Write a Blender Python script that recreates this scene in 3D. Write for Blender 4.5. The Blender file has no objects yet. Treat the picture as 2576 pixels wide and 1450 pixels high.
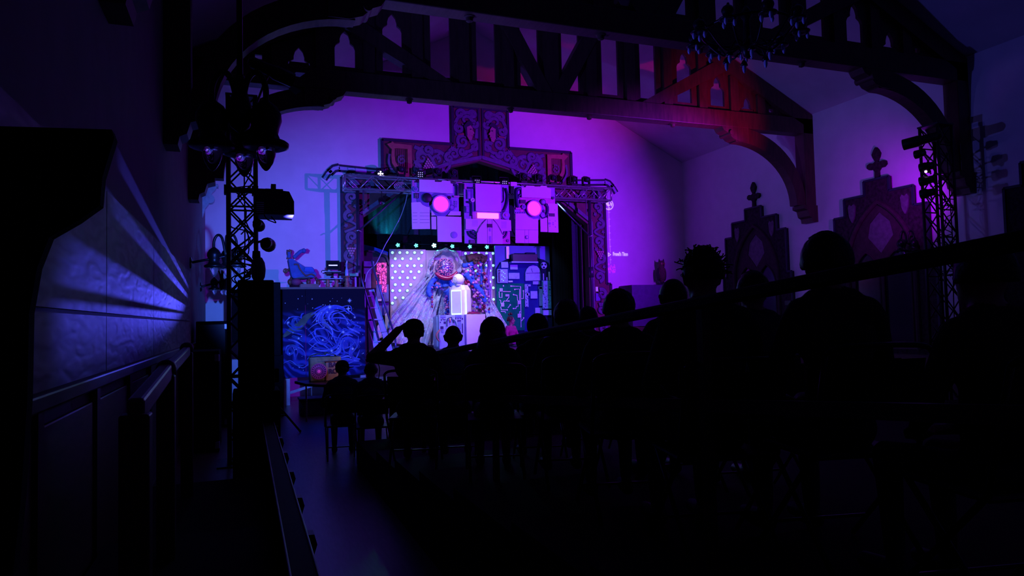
import bpy, bmesh, math, random
from math import sin, cos, pi, radians, sqrt, atan2
from mathutils import Vector, Matrix, geometry
random.seed(7)
SC = bpy.context.scene
COL = SC.collection
# ---------------------------------------------------------------- camera
FPX = 1760.0
YAW, PITCH, ROLL = radians(20.9), radians(2.6), radians(1.35)
CAM = Vector((0, 0, 1.8))
_f = Vector((sin(YAW)*cos(PITCH), cos(YAW)*cos(PITCH), sin(PITCH)))
_r = Vector((cos(YAW), -sin(YAW), 0))
_u = _r.cross(_f)
CR = _r*cos(ROLL) - _u*sin(ROLL)
CU = _u*cos(ROLL) + _r*sin(ROLL)
cd = bpy.data.cameras.new('camera')
cam = bpy.data.objects.new('camera', cd); COL.objects.link(cam)
cd.sensor_width = 36.0; cd.lens = 36.0*FPX/2576.0
cd.clip_start = 0.05; cd.clip_end = 200
M = Matrix((CR, CU, -_f)).transposed().to_4x4(); M.translation = CAM
cam.matrix_world = M
SC.camera = cam
# ---------------------------------------------------------------- world, view
w = bpy.data.worlds.new('night'); SC.world = w; w.use_nodes = True
bg = w.node_tree.nodes['Background']; bg.inputs[0].default_value = (0.10, 0.05, 0.30, 1); bg.inputs[1].default_value = 0.004
SC.view_settings.view_transform = 'Standard'; SC.view_settings.look = 'None'
SC.view_settings.exposure = 0.0; SC.view_settings.gamma = 1.0; SC.view_settings.use_curve_mapping = False
SC.cycles.use_denoising = True
SC.cycles.sample_clamp_indirect = 4.0
# ---------------------------------------------------------------- stage lights (their housings are built further down)
def spot(name, loc, aim, energy, color, angle, blend=0.4, radius=0.06):
    l = bpy.data.lights.new(name, 'SPOT'); l.energy = energy; l.color = color
    l.spot_size = radians(angle); l.spot_blend = blend; l.shadow_soft_size = radius
    o = bpy.data.objects.new(name, l); COL.objects.link(o); o.location = loc
    d = Vector(aim) - Vector(loc); o.rotation_euler = d.to_track_quat('-Z', 'Y').to_euler()
    return o
BLUE = (0.06, 0.15, 1.0); VIOLET = (0.25, 0.010, 1.0); MAGENTA = (1.0, 0.0, 0.30); LILAC = (0.56, 0.48, 1.0)
spot('blue_wash_lamp', (0.30, 9.66, 2.85), (2.0, 18.5, 2.9), 2600, BLUE, 60, 0.9, 0.05)
spot('violet_wash_lamp', (10.95, 9.15, 4.15), (6.9, 18.5, 3.8), 5300, VIOLET, 70, 0.9, 0.05)
spot('magenta_beam_lamp', (10.95, 9.15, 3.80), (10.1, 13.2, 6.2), 600, MAGENTA, 38, 1.0, 0.05)
spot('violet_side_lamp', (11.45, 9.55, 3.98), (12.9, 10.75, 4.2), 125, (0.40, 0.0, 1.0), 95, 1.0, 0.05)
spot('unseen_streak_light', (0.30, 17.30, 2.05), (-0.75, 4.0, 3.75), 2500, (0.075, 0.075, 1.0), 22, 1.0, 0.002)  # unseen source; an added slotted plate further down cuts its streaks
spot('stage_wash_lamp_a', (4.6, 17.55, 5.10), (5.0, 20.5, 2.2), 450, LILAC, 58, 0.6, 0.05)
spot('stage_wash_lamp_b', (6.6, 17.55, 5.10), (5.9, 20.3, 2.0), 500, LILAC, 52, 0.6, 0.05)
spot('stage_wash_lamp_c', (8.3, 17.55, 5.10), (7.9, 20.5, 2.3), 250, (0.22, 0.40, 1.0), 62, 0.6, 0.05)
spot('mural_lamp', (0.30, 9.66, 2.70), (1.95, 16.5, 1.6), 290, (0.06, 0.10, 1.0), 24, 0.8, 0.05)
spot('cool_side_lamp', (1.10, 10.1, 4.55), (12.9, 13.4, 4.0), 560, (0.20, 0.15, 0.95), 52, 1.0, 0.06)
spot('truss_uplight', (0.55, 9.75, 3.05), (3.4, 9.3, 6.1), 380, (0.10, 0.10, 1.0), 115, 0.7, 0.04)
# ---------------------------------------------------------------- pixel -> place helpers (a photo pixel on a known plane of the room)
def ray(x, y): return _f + CR*((x-1288)/FPX) - CU*((y-725)/FPX)
def PY(x, y, Y): d = ray(x, y); return CAM + d*(Y/d.y)
def PX(x, y, X): d = ray(x, y); return CAM + d*(X/d.x)
def PZ(x, y, Z): d = ray(x, y); return CAM + d*((Z-CAM.z)/d.z)
def XZ(x, y, Y): p = PY(x, y, Y); return (p.x, p.z)
def zoom(ox, oy, s, Y): return lambda x, y: XZ(ox+x/s, oy+y/s, Y)
# ---------------------------------------------------------------- mesh collector
class MB:
    def __init__(self): self.v = []; self.f = []
    def add(self, vs, fs):
        n = len(self.v); self.v += [tuple(p) for p in vs]; self.f += [tuple(i+n for i in q) for q in fs]; return self
    def bx(self, x0, x1, y0, y1, z0, z1):
        return self.add([(x0,y0,z0),(x1,y0,z0),(x1,y1,z0),(x0,y1,z0),(x0,y0,z1),(x1,y0,z1),(x1,y1,z1),(x0,y1,z1)],
                        [(0,3,2,1),(4,5,6,7),(0,1,5,4),(1,2,6,5),(2,3,7,6),(3,0,4,7)])
    def bar(self, p0, p1, w, d, up=(0,1,0)):
        p0, p1 = Vector(p0), Vector(p1); t = (p1-p0).normalized(); a = t.cross(Vector(up))
        if a.length < 1e-4: a = t.cross(Vector((1,0,0)))
        a.normalize(); b = a.cross(t); a = a*(w/2); b = b*(d/2)
        vs = [p+s*a+q*b for p in (p0, p1) for s, q in ((-1,-1),(1,-1),(1,1),(-1,1))]
        return self.add(vs, [(0,1,2,3),(7,6,5,4),(0,4,5,1),(1,5,6,2),(2,6,7,3),(3,7,4,0)])
    def tube(self, pts, r, n=8, caps=True, flat=1.0):
        pts = [Vector(p) for p in pts]; m = len(pts)
        rs = r if isinstance(r, (list, tuple)) else [r]*m
        ts = [(pts[min(i+1, m-1)]-pts[max(i-1, 0)]).normalized() for i in range(m)]
        a = ts[0].cross(Vector((0,0,1)))
        if a.length < 0.05: a = ts[0].cross(Vector((0,1,0)))
        a.normalize(); vs = []; fs = []
        for i in range(m):
            a = (a - ts[i]*a.dot(ts[i]))
            if a.length < 1e-5: a = ts[i].orthogonal()
            a.normalize(); b = ts[i].cross(a)
            for k in range(n):
                th = 2*pi*k/n; vs.append(pts[i] + a*(cos(th)*rs[i]) + b*(sin(th)*rs[i]*flat))
        for i in range(m-1):
            for k in range(n):
                k2 = (k+1) % n; fs.append((i*n+k, i*n+k2, (i+1)*n+k2, (i+1)*n+k))
        if caps: fs.append(tuple(range(n-1, -1, -1))); fs.append(tuple((m-1)*n+k for k in range(n)))
        return self.add(vs, fs)
    def cyl(self, p0, p1, r0, r1=None, n=14): return self.tube([p0, p1], [r0, r0 if r1 is None else r1], n)
    def lathe(self, prof, n=16, o=(0,0,0), ax=(0,0,1)):
        o = Vector(o); ax = Vector(ax).normalized(); a = ax.orthogonal().normalized(); b = ax.cross(a); vs = []; fs = []
        for r, z in prof:
            for k in range(n):
                th = 2*pi*k/n; vs.append(o + ax*z + a*(r*cos(th)) + b*(r*sin(th)))
        for i in range(len(prof)-1):
            for k in range(n):
                k2 = (k+1) % n; fs.append((i*n+k, i*n+k2, (i+1)*n+k2, (i+1)*n+k))
        if prof[0][0] > 1e-6: fs.append(tuple(range(n-1, -1, -1)))
        if prof[-1][0] > 1e-6: fs.append(tuple((len(prof)-1)*n+k for k in range(n)))
        return self.add(vs, fs)
    def sph(self, c, r, n=12, m=8):
        c = Vector(c); r = (r, r, r) if not isinstance(r, (list, tuple)) else r
        vs = [c+Vector((0,0,-r[2]))]; fs = []
        for i in range(1, m):
            ph = -pi/2+pi*i/m
            for k in range(n):
                th = 2*pi*k/n; vs.append(c+Vector((r[0]*cos(ph)*cos(th), r[1]*cos(ph)*sin(th), r[2]*sin(ph))))
        vs.append(c+Vector((0,0,r[2]))); L = len(vs)-1
        for k in range(n):
            k2 = (k+1) % n; fs.append((0, 1+k2, 1+k)); fs.append((L, L-n+k, L-n+k2))
            for i in range(m-2): fs.append((1+i*n+k, 1+i*n+k2, 1+(i+1)*n+k2, 1+(i+1)*n+k))
        return self.add(vs, fs)
    def plate(self, outer, a0, a1, holes=(), plane='y'):
        """polygon (with holes) extruded; plane 'y': points are (x,z), 'x': (y,z), 'z': (x,y)"""
        loops = [[Vector((p[0], p[1], 0)) for p in lp] for lp in [outer]+list(holes)]
        flat = [p for lp in loops for p in lp]; tris = geometry.tessellate_polygon(loops); n = len(flat)
        mk = {'y': lambda p, a: (p.x, a, p.y), 'x': lambda p, a: (a, p.x, p.y), 'z': lambda p, a: (p.x, p.y, a)}[plane]
        vs = [mk(p, a0) for p in flat]+[mk(p, a1) for p in flat]
        fs = [tuple(t) for t in tris]+[tuple(i+n for i in reversed(t)) for t in tris]; k = 0
        for lp in loops:
            L = len(lp)
            for i in range(L): j = (i+1) % L; fs.append((k+i, k+j, n+k+j, n+k+i))
            k += L
        return self.add(vs, fs)
    def ribbon(self, pts, wd, a0, a1, plane='y'):
        """flat painted/strip line of width wd along 2-D points, as a thin slab"""
        m = len(pts); P = [Vector((p[0], p[1])) for p in pts]
        ws = wd if isinstance(wd, (list, tuple)) else [wd]*m
        L = []; R = []
        for i in range(m):
            t = P[min(i+1, m-1)]-P[max(i-1, 0)]
            t = t.normalized() if t.length > 1e-9 else Vector((1, 0)); nn = Vector((-t.y, t.x))*(ws[i]/2)
            L.append(P[i]+nn); R.append(P[i]-nn)
        mk = {'y': lambda p, a: (p.x, a, p.y), 'x': lambda p, a: (a, p.x, p.y), 'z': lambda p, a: (p.x, p.y, a)}[plane]
        vs = []; fs = []
        for i in range(m): vs += [mk(L[i], a0), mk(R[i], a0), mk(R[i], a1), mk(L[i], a1)]
        for i in range(m-1):
            for k in range(4): k2 = (k+1) % 4; fs.append((4*i+k, 4*i+k2, 4*i+4+k2, 4*i+4+k))
        fs += [(3,2,1,0), tuple(4*(m-1)+k for k in range(4))]
        return self.add(vs, fs)
    def grid(self, fn, nu, nv):
        vs = [fn(i/nu, j/nv) for j in range(nv+1) for i in range(nu+1)]
        fs = [(j*(nu+1)+i, j*(nu+1)+i+1, (j+1)*(nu+1)+i+1, (j+1)*(nu+1)+i) for j in range(nv) for i in range(nu)]
        return self.add(vs, fs)
    def mesh(self, name, mat, smooth=False, off=None):
        me = bpy.data.meshes.new(name)
        vs = self.v if off is None else [(a-off[0], b-off[1], c-off[2]) for a, b, c in self.v]
        me.from_pydata(vs, [], self.f); bm = bmesh.new(); bm.from_mesh(me)
        bmesh.ops.recalc_face_normals(bm, faces=bm.faces); bm.to_mesh(me); bm.free()
        if mat: me.materials.append(mat)
        if smooth:
            me.polygons.foreach_set('use_smooth', [True]*len(me.polygons))
            if smooth is not True: me.set_sharp_from_angle(angle=radians(smooth))
        return me
def circ(c, r, n=24, a0=0, a1=2*pi):
    full = abs(a1-a0-2*pi) < 1e-6; m = n if full else n+1
    return [(c[0]+r*cos(a0+(a1-a0)*i/n), c[1]+r*sin(a0+(a1-a0)*i/n)) for i in range(m)]
def rrect(x0, z0, x1, z1): return [(x0, z0), (x1, z0), (x1, z1), (x0, z1)]
def catmull(P, k=6, closed=False):
    P = [Vector(p) for p in P]; n = len(P); out = []
    for i in range(n if closed else n-1):
        g = (lambda j: P[j % n]) if closed else (lambda j: P[max(0, min(n-1, j))])
        a, b, c, d = g(i-1), g(i), g(i+1), g(i+2)
        for s in range(k):
            t = s/k; out.append(0.5*((2*b)+(c-a)*t+(2*a-5*b+4*c-d)*t*t+(3*b-a-3*c+d)*t**3))
    if not closed: out.append(P[-1])
    return out
def wloc(o):
    v = Vector((0, 0, 0))
    while o is not None: v += o.location; o = o.parent
    return v
def thing(name, label, cat, loc=(0,0,0), rz=0.0, group=None, kind=None):
    o = bpy.data.objects.new(name, None); COL.objects.link(o); o.empty_display_size = 0.1
    o.location = loc; o.rotation_euler = (0, 0, rz); tag(o, label, cat, group, kind); return o
def tag(o, label, cat=None, group=None, kind=None):
    o['label'] = label
    if cat: o['category'] = cat
    if group: o['group'] = group
    if kind: o['kind'] = kind
    return o
def part(name, mb, mat, parent=None, smooth=False, world=False, label=None, bevel=0):
    me = mb.mesh(name, mat, smooth, wloc(parent) if (world and parent) else None)
    o = bpy.data.objects.new(name, me); COL.objects.link(o)
    if parent: o.parent = parent
    if label: o['label'] = label
    if bevel: b = o.modifiers.new('bevel', 'BEVEL'); b.width = bevel; b.segments = 2; b.limit_method = 'ANGLE'
    return o
def wpart(name, mb, mat, parent, smooth=False, label=None, bevel=0): return part(name, mb, mat, parent, smooth, True, label, bevel)
def inst(name, me, parent, loc=(0,0,0), rot=(0,0,0), scale=(1,1,1)):
    o = bpy.data.objects.new(name, me); COL.objects.link(o); o.parent = parent
    o.location = loc; o.rotation_euler = rot; o.scale = scale; return o
def dup(root, loc, rz=None, label=None, group=None, rot=None):
    r = root.copy(); COL.objects.link(r); r.location = loc
    if rz is not None: r.rotation_euler = (0, 0, rz)
    if rot is not None: r.rotation_euler = rot
    if label: r['label'] = label
    if group: r['group'] = group
    for ch in list(root.children):
        c = ch.copy(); COL.objects.link(c); c.parent = r
        for g in list(ch.children):
            d = g.copy(); COL.objects.link(d); d.parent = c
    return r
# ---------------------------------------------------------------- materials (all node based)
MATS = {}
def mat(name, col, rough=0.6, metal=0.0, var=0.15, scale=8.0, bump=0.0, emit=None, estr=0.0, stretch=None, spec=0.5):
    if name in MATS: return MATS[name]
    m = bpy.data.materials.new(name); m.use_nodes = True; nt = m.node_tree; N = nt.nodes; L = nt.links
    b = N['Principled BSDF']; b.inputs['Roughness'].default_value = rough; b.inputs['Metallic'].default_value = metal
    b.inputs['Specular IOR Level'].default_value = spec
    tc = N.new('ShaderNodeTexCoord'); mp = N.new('ShaderNodeMapping'); L.new(tc.outputs['Object'], mp.inputs[0])
    if stretch: mp.inputs['Scale'].default_value = stretch
    nz = N.new('ShaderNodeTexNoise'); nz.inputs['Scale'].default_value = scale; nz.inputs['Detail'].default_value = 4
    L.new(mp.outputs[0], nz.inputs[0])
    rp = N.new('ShaderNodeValToRGB'); L.new(nz.outputs[0], rp.inputs[0])
    rp.color_ramp.elements[0].position = 0.3; rp.color_ramp.elements[1].position = 0.7
    rp.color_ramp.elements[0].color = tuple(c*(1-var) for c in col)+(1,); rp.color_ramp.elements[1].color = tuple(min(1, c*(1+var)) for c in col)+(1,)
    L.new(rp.outputs[0], b.inputs['Base Color'])
    if bump:
        bp = N.new('ShaderNodeBump'); bp.inputs['Strength'].default_value = bump; bp.inputs['Distance'].default_value = 0.02
        L.new(nz.outputs[0], bp.inputs['Height']); L.new(bp.outputs[0], b.inputs['Normal'])
    if emit: b.inputs['Emission Color'].default_value = emit+(1,); b.inputs['Emission Strength'].default_value = estr
    MATS[name] = m; return m
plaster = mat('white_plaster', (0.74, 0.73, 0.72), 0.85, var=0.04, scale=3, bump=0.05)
ceil_m = mat('ceiling_plaster', (0.62, 0.60, 0.60), 0.9, var=0.06, scale=2)
oak = mat('dark_stained_oak', (0.075, 0.034, 0.020), 0.45, var=0.35, scale=4, bump=0.08, stretch=(1, 1, 6))
beam_m = mat('roof_timber', (0.085, 0.040, 0.026), 0.55, var=0.3, scale=3, bump=0.1, stretch=(6, 1, 1))
floor_m = mat('dark_floorboards', (0.17, 0.12, 0.095), 0.34, var=0.25, scale=5, bump=0.04, stretch=(7, 1, 1))
black_m = mat('matt_black', (0.004, 0.004, 0.005), 0.95, var=0.2, spec=0.08)
blackmet = mat('black_metal', (0.012, 0.012, 0.014), 0.38, 0.4, var=0.2)
alu = mat('aluminium_tube', (0.62, 0.62, 0.66), 0.32, 0.85, var=0.08, scale=20)
darkalu = mat('painted_truss_tube', (0.03, 0.03, 0.035), 0.4, 0.5, var=0.1, scale=20)
white_card = mat('white_painted_card', (0.82, 0.81, 0.80), 0.55, var=0.03, scale=6)
navy_card = mat('indigo_card', (0.16, 0.13, 0.45), 0.55, var=0.15, scale=6)
lilac_card = mat('lilac_card', (0.38, 0.30, 0.62), 0.55, var=0.12, scale=9)
black_card = mat('black_card', (0.01, 0.01, 0.02), 0.5, var=0.2)
cable_m = mat('black_rubber_cable', (0.012, 0.012, 0.012), 0.6, var=0.1)
glass_m = mat('clear_glass', (0.9, 0.92, 1.0), 0.05, var=0.02)
MATS['clear_glass'].node_tree.nodes['Principled BSDF'].inputs['Transmission Weight'].default_value = 0.92
# ================================================================ the hall
W0, W1, D, WT = -0.9, 12.9, 18.5, 6.62
XC = 6.0; HALF = 6.9; APEX = WT+0.5*HALF; YB = -3.5
SZ = 1.03                                    # stage floor height
PC = 6.215                                   # proscenium centre line
def struct(name, mb, m, label, smooth=False, bevel=0):
    o = part(name, mb, m, None, smooth, bevel=bevel); tag(o, label, None, None, 'structure'); return o
struct('floor', MB().bx(W0-.3, W1+.3, YB, D, -0.2, 0), floor_m, 'dark polished wooden floor of the hall')
archL = [(2.84, 4.66), (3.62, 5.22), (4.55, 5.84), (5.25, 6.14), (PC, 6.37)]
arch = [(2.84, SZ)]+archL+[(2*PC-x, z) for x, z in reversed(archL[:-1])]+[(2*PC-2.84, SZ)]
gable = [(W0, 0), (W1, 0), (W1, WT), (XC, APEX), (W0, WT)]
struct('wall_front', MB().plate(gable, D, D+.25, [arch]), plaster, 'white plaster gable wall around the stage opening')
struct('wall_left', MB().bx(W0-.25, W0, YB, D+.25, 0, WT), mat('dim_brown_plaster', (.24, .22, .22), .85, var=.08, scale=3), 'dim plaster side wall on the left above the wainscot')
struct('wall_right', MB().bx(W1, W1+.25, YB, D+.25, 0, WT), plaster, 'plaster side wall on the right with gothic window surrounds')
struct('wall_back', MB().plate(gable, YB-.25, YB), plaster, 'plain plaster wall at the back of the hall')
struct('ceiling_left', MB().plate([(W0-.25, WT-.12), (XC, APEX), (XC, APEX+.25), (W0-.25, WT+.12)], YB-.2, D+.25), ceil_m, 'left slope of the plaster ceiling')
struct('ceiling_right', MB().plate([(W1+.25, WT-.12), (XC, APEX), (XC, APEX+.25), (W1+.25, WT+.12)], YB-.2, D+.25), ceil_m, 'right slope of the plaster ceiling')
# ---- stage house
stg = mat('black_stage_cloth', (0.006, 0.008, 0.010), 0.95, var=0.3)
stgfl = mat('stage_floor_paint', (0.13, 0.12, 0.14), 0.35, var=0.2, scale=3)
struct('floor_stage', MB().bx(2.62, 2*PC-2.62, 17.15, 22.4, SZ-.12, SZ), stgfl, 'grey painted stage floor')
struct('wall_stage_front', MB().bx(2.62, 2*PC-2.62, 17.2, 17.32, 0, SZ-.12), oak, 'dark timber front of the raised stage')
struct('wall_stage_back', MB().bx(1.6, 10.9, 22.3, 22.45, 0, 8), stg, 'black cloth at the back of the stage')
struct('wall_stage_left', MB().bx(1.6, 1.75, D+.25, 22.3, 0, 8), stg, 'black masking at the left of the stage')
struct('wall_stage_right', MB().bx(10.75, 10.9, D+.25, 22.3, 0, 8), stg, 'black masking at the right of the stage')
struct('ceiling_stage', MB().bx(1.6, 10.9, D+.25, 22.45, 8, 8.15), stg, 'black ceiling above the stage')
# ---- left wall: wavy veneer panel, wainscot and cap
ven = bpy.data.materials.new('wavy_grained_veneer'); ven.use_nodes = True; MATS['ven'] = ven
N, L = ven.node_tree.nodes, ven.node_tree.links; b = N['Principled BSDF']; b.inputs['Roughness'].default_value = 0.6
tc = N.new('ShaderNodeTexCoord'); mp = N.new('ShaderNodeMapping'); mp.inputs['Scale'].default_value = (1, 0.55, 2.2); L.new(tc.outputs['Object'], mp.inputs[0])
wv = N.new('ShaderNodeTexWave'); wv.inputs['Scale'].default_value = 2.4; wv.inputs['Distortion'].default_value = 14; wv.inputs['Detail'].default_value = 2.5; wv.inputs['Detail Scale'].default_value = 0.9
L.new(mp.outputs[0], wv.inputs[0]); rp = N.new('ShaderNodeValToRGB'); L.new(wv.outputs[1], rp.inputs[0])
rp.color_ramp.elements[0].color = (0.15, 0.14, 0.15, 1); rp.color_ramp.elements[1].color = (0.25, 0.245, 0.25, 1); L.new(rp.outputs[0], b.inputs['Base Color'])
bp = N.new('ShaderNodeBump'); bp.inputs['Strength'].default_value = 0.25; bp.inputs['Distance'].default_value = 0.01; L.new(wv.outputs[1], bp.inputs['Height']); L.new(bp.outputs[0], b.inputs['Normal'])
wl = thing('wall_panelling', 'wavy grained wooden panelling on the left wall', None, (W0, 3, 0), kind='structure')
for i in range(5):
    y0 = 0.2+i*2.62
    for z0, z1 in ((1.52, 1.888), (1.912, 2.75)):
        wpart('panel', MB().bx(W0, W0+.018, y0, y0+2.60, z0, z1), ven, wl)
wc = thing('baseboard_left', 'dark oak wainscot with a moulded cap along the left wall', None, (W0, 3, 0), kind='structure')
wpart('cap_rail', MB().bx(W0, W0+.07, -3, 18.3, 1.44, 1.52), oak, wc, bevel=.012)
for i in range(16):
    y0 = -2.9+i*1.32
    wpart('panel', MB().bx(W0, W0+.025, y0+.06, y0+1.26, .25, 1.36), oak, wc, bevel=.01)
    wpart('stile', MB().bx(W0, W0+.045, y0-.05, y0+.05, .18, 1.44), oak, wc)
wpart('plinth', MB().bx(W0, W0+.05, -3, 18.3, 0, .18), oak, wc)
struct('baseboard_right', MB().bx(W1-.05, W1, -3, 18.4, 0, 1.05), oak, 'dark oak dado along the right wall')
# ---- gothic windows on the right wall
def garch(c, h, zs, rise, n=10):
    R = (h*h+rise*rise)/(2*h); t = math.acos((R-h)/R); pts = []
    for i in range(n+1): a = t*i/n; pts.append((c-(R-h)+R*cos(a), zs+R*sin(a)))
    for i in range(n-1, -1, -1): a = t*i/n; pts.append((c+(R-h)-R*cos(a), zs+R*sin(a)))
    return pts
sur_m = mat('painted_window_surround', (0.032, 0.018, 0.024), 0.85, var=0.6, scale=14, spec=.2)
arch_m = mat('carved_arch_moulding', (0.055, 0.030, 0.035), 0.8, var=0.25, scale=10, spec=.2)
edge_m = mat('dark_border_paint', (0.012, 0.012, 0.035), 0.6, var=0.2)
shield_m = mat('pale_shield_paint', (0.13, 0.10, 0.13), 0.7, var=0.25, scale=12)
pane_m = mat('night_window_glass', (0.010, 0.010, 0.016), 0.15, var=0.2)
def gothic_window(n, yc, label):
    x1 = W1
    t = thing('window_%d' % n, label, None, (W1, yc, 0), kind='structure')
    half = [(1.33, .9), (1.33, 2.86), (1.19, 2.86), (1.19, 3.96), (.88, 3.96), (.88, 4.36), (.32, 4.36), (.32, 4.67)]
    out = [(yc+a, z) for a, z in half]+[(yc-a, z) for a, z in reversed(half)]
    inner = [(yc+.86, 1.0)]+garch(yc, .86, 2.75, 1.42)+[(yc-.86, 1.0)]
    wpart('surround', MB().plate(out, x1-.07, x1, [inner], 'x'), sur_m, t)
    e = MB(); pts = out+[out[0]]
    for p, q in zip(out[:-1], out[1:]): e.bar((x1-.085, p[0], p[1]), (x1-.085, q[0], q[1]), .045, .05, (1, 0, 0))
    wpart('border', e, edge_m, t)
    e = MB(); e.tube([(x1-.085, y, z) for y, z in inner], .05, 8); wpart('arch_moulding', e, arch_m, t, 40)
    kite = [(yc, 3.05), (yc+.33, 3.42), (yc+.26, 3.72), (yc, 3.95), (yc-.26, 3.72), (yc-.33, 3.42)]
    la = [(yc+.72, 1.05)]+garch(yc+.385, .335, 2.55, .55)+[(yc+.05, 1.05)]
    lb = [(yc-.05, 1.05)]+garch(yc-.385, .335, 2.55, .55)+[(yc-.72, 1.05)]
    wpart('tracery', MB().plate(inner, x1-.045, x1-.005, [kite, la, lb], 'x'), arch_m, t)
    for lp in (la, lb): wpart('pane', MB().plate(lp, x1-.012, x1-.004, (), 'x'), pane_m, t)
    wpart('kite_pane', MB().plate(kite, x1-.025, x1-.004, (), 'x'), shield_m, t)
    for lp in (la, lb): e = MB(); e.tube([(x1-.05, y, z) for y, z in lp], .022, 6); wpart('lancet_moulding', e, arch_m, t, 40)
    for s in (-1, 1):
        c = yc+s*.68; sh = [(c-.10, 4.16), (c-.06, 4.22), (c, 4.18), (c+.06, 4.22), (c+.10, 4.16), (c+.075, 3.95), (c+.05, 3.88), (c, 3.80), (c-.05, 3.88), (c-.075, 3.95)]
        wpart('shield', MB().plate(sh, x1-.10, x1-.07, (), 'x'), shield_m, t)
    f = [(yc+.055, 4.67), (yc+.05, 4.84), (yc+.10, 4.90), (yc+.19, 4.90), (yc+.25, 4.95), (yc+.24, 5.02), (yc+.17, 5.05), (yc+.08, 5.03), (yc+.03, 5.06),
         (yc+.08, 5.14), (yc+.105, 5.22), (yc+.06, 5.31), (yc+.01, 5.37)]
    f = f+[(2*yc-a, z) for a, z in reversed(f)]
    wpart('finial', MB().plate(f, x1-.07, x1, (), 'x'), sur_m, t, bevel=.008)
    return t
gothic_window(1, 15.2, 'stepped gothic window surround on the right wall closest to the stage')
gothic_window(2, 11.25, 'stepped gothic window surround on the right wall behind the lighting tower')
gothic_window(3, 7.35, 'stepped gothic window surround at the right edge of the view')
# ---- roof trusses
def trefoil(c, h, z0, z1):
    zs = z1-.34
    return [(c-h, z0), (c+h, z0), (c+h, zs), (c+h*.86, zs+.06), (c+h*.5, zs+.11), (c+h*.50, zs+.17), (c+h*.36, zs+.26), (c, z1), (c-h*.36, zs+.26), (c-h*.50, zs+.17), (c-h*.5, zs+.11), (c-h*.86, zs+.06), (c-h, zs)]
def truss(label, Y, group):
    t = thing('roof_truss', label, 'truss', (XC, Y, 6.12), group=group)
    y0, y1 = Y-.15, Y+.15
    wpart('bottom_chord', MB().bx(W0, W1, y0, y1, 6.12, 6.50), beam_m, t, bevel=.015)
    roof = lambda x: WT+.5*(HALF-abs(x-XC))
    for s in (-1, 1):
        X = lambda a: XC+s*a                                       # a = distance from the centre line
        e = MB(); e.plate([(X(HALF), roof(X(HALF))-.42), (X(0), APEX-.45), (X(0), APEX-.04), (X(HALF), roof(X(HALF))-.04)], y0, y1); wpart('rafter', e, beam_m, t)
        wpart('wall_post', MB().bx(*sorted((X(HALF), X(HALF-.30))), y0, y1, 4.30, 6.5), beam_m, t, bevel=.01)
        c = MB(); prof = [(X(HALF), 3.98), (X(HALF-.16), 3.98), (X(HALF-.18), 4.08), (X(HALF-.26), 4.12), (X(HALF-.30), 4.26), (X(HALF-.42), 4.30), (X(HALF-.42), 4.38), (X(HALF), 4.38)]
        c.plate(prof, y0-.04, y1+.04); wpart('corbel', c, beam_m, t)
        outer = []; inner = []
        for i in range(17):
            a = pi/2*i/16
            outer.append((X(HALF-.30+.02-1.95*(1-cos(a))), 4.38+1.76*sin(a)))
            inner.append((X(HALF-.56-1.72*(1-cos(a))), 4.38+1.42*sin(a)))
        wpart('curved_brace', MB().plate(outer+inner[::-1], y0+.03, y1-.03), beam_m, t)
        b0 = X(HALF-2.28)
        e = MB(); e.plate([(b0-s*.0, 6.12), (b0+s*.35, 6.12), (b0+s*.35, 5.80), (b0+s*.08, 5.80), (b0-s*.10, 5.86), (b0-s*.22, 5.98), (b0-s*.34, 6.03), (b0-s*.40, 6.12)], y0, y1); wpart('scroll_bracket', e, beam_m, t)
        e = MB(); e.lathe([(.03, -.2), (.06, -.2), (.06, .2), (.03, .2)], 12, (b0-s*.16, Y, 5.98), (0, 1, 0)); wpart('scroll_boss', e, beam_m, t, 40)
        for dx in (.9, 3.0):
            e = MB(); e.lathe([(.0, -.07), (.05, -.05), (.055, 0), (.08, .01), (.08, .03), (0, .03)], 10, (X(dx), Y, 6.10)); wpart('pendant_boss', e, beam_m, t, 40)
        e = MB(); e.plate([(X(.0), 6.5), (X(.34), 6.5), (X(1.75), roof(X(1.75))-.3), (X(1.45), roof(X(1.45))-.3)], y0+.02, y1-.02); wpart('inner_strut', e, beam_m, t)
        e = MB(); e.plate([(X(2.15), 6.5), (X(2.6), 6.5), (X(4.55), roof(X(4.55))-.3), (X(4.2), roof(X(4.2))-.3)], y0+.02, y1-.02); wpart('outer_strut', e, beam_m, t)
        # boarded infill with openings
        holes = []; cs = [.47, 1.42, 2.37, 3.32, 4.22, 5.05, 5.75]
        for i, a in enumerate(cs):
            zt = roof(X(a+.25))-.52
            if i < 3: holes.append(rrect(X(a)-.20, 6.62, X(a)+.20, zt))
            elif i < 6: holes.append(trefoil(X(a), .19, 6.62, min(zt, 6.62+.85 if i > 3 else zt)))
            else: holes.append(trefoil(X(a), .10, 6.60, 6.84) if zt > 6.9 else rrect(X(a)-.06, 6.6, X(a)+.06, 6.68))
        reg = [(X(0), 6.48), (X(HALF-.05), 6.48), (X(HALF-.05), 6.5), (X(0), APEX-.4)]
        wpart('boarding', MB().plate(reg, Y-.03, Y+.03, holes), beam_m, t)
        for a in (.95, 1.90, 2.85, 3.78, 4.65, 5.42):
            wpart('upright', MB().bx(X(a)-.11, X(a)+.11, y0+.05, y1-.05, 6.5, roof(X(a))-.4), beam_m, t)
    wpart('king_post', MB().bx(XC-.16, XC+.16, y0+.03, y1-.03, 6.5, APEX-.4), beam_m, t)
    wpart('ridge_knot', MB().sph((XC, Y, APEX-.5), (.2, .2, .14)), beam_m, t, True)
    return t
truss('dark timber roof truss nearest the stage, its right half lit red', 13.2, 'roof trusses')
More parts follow.
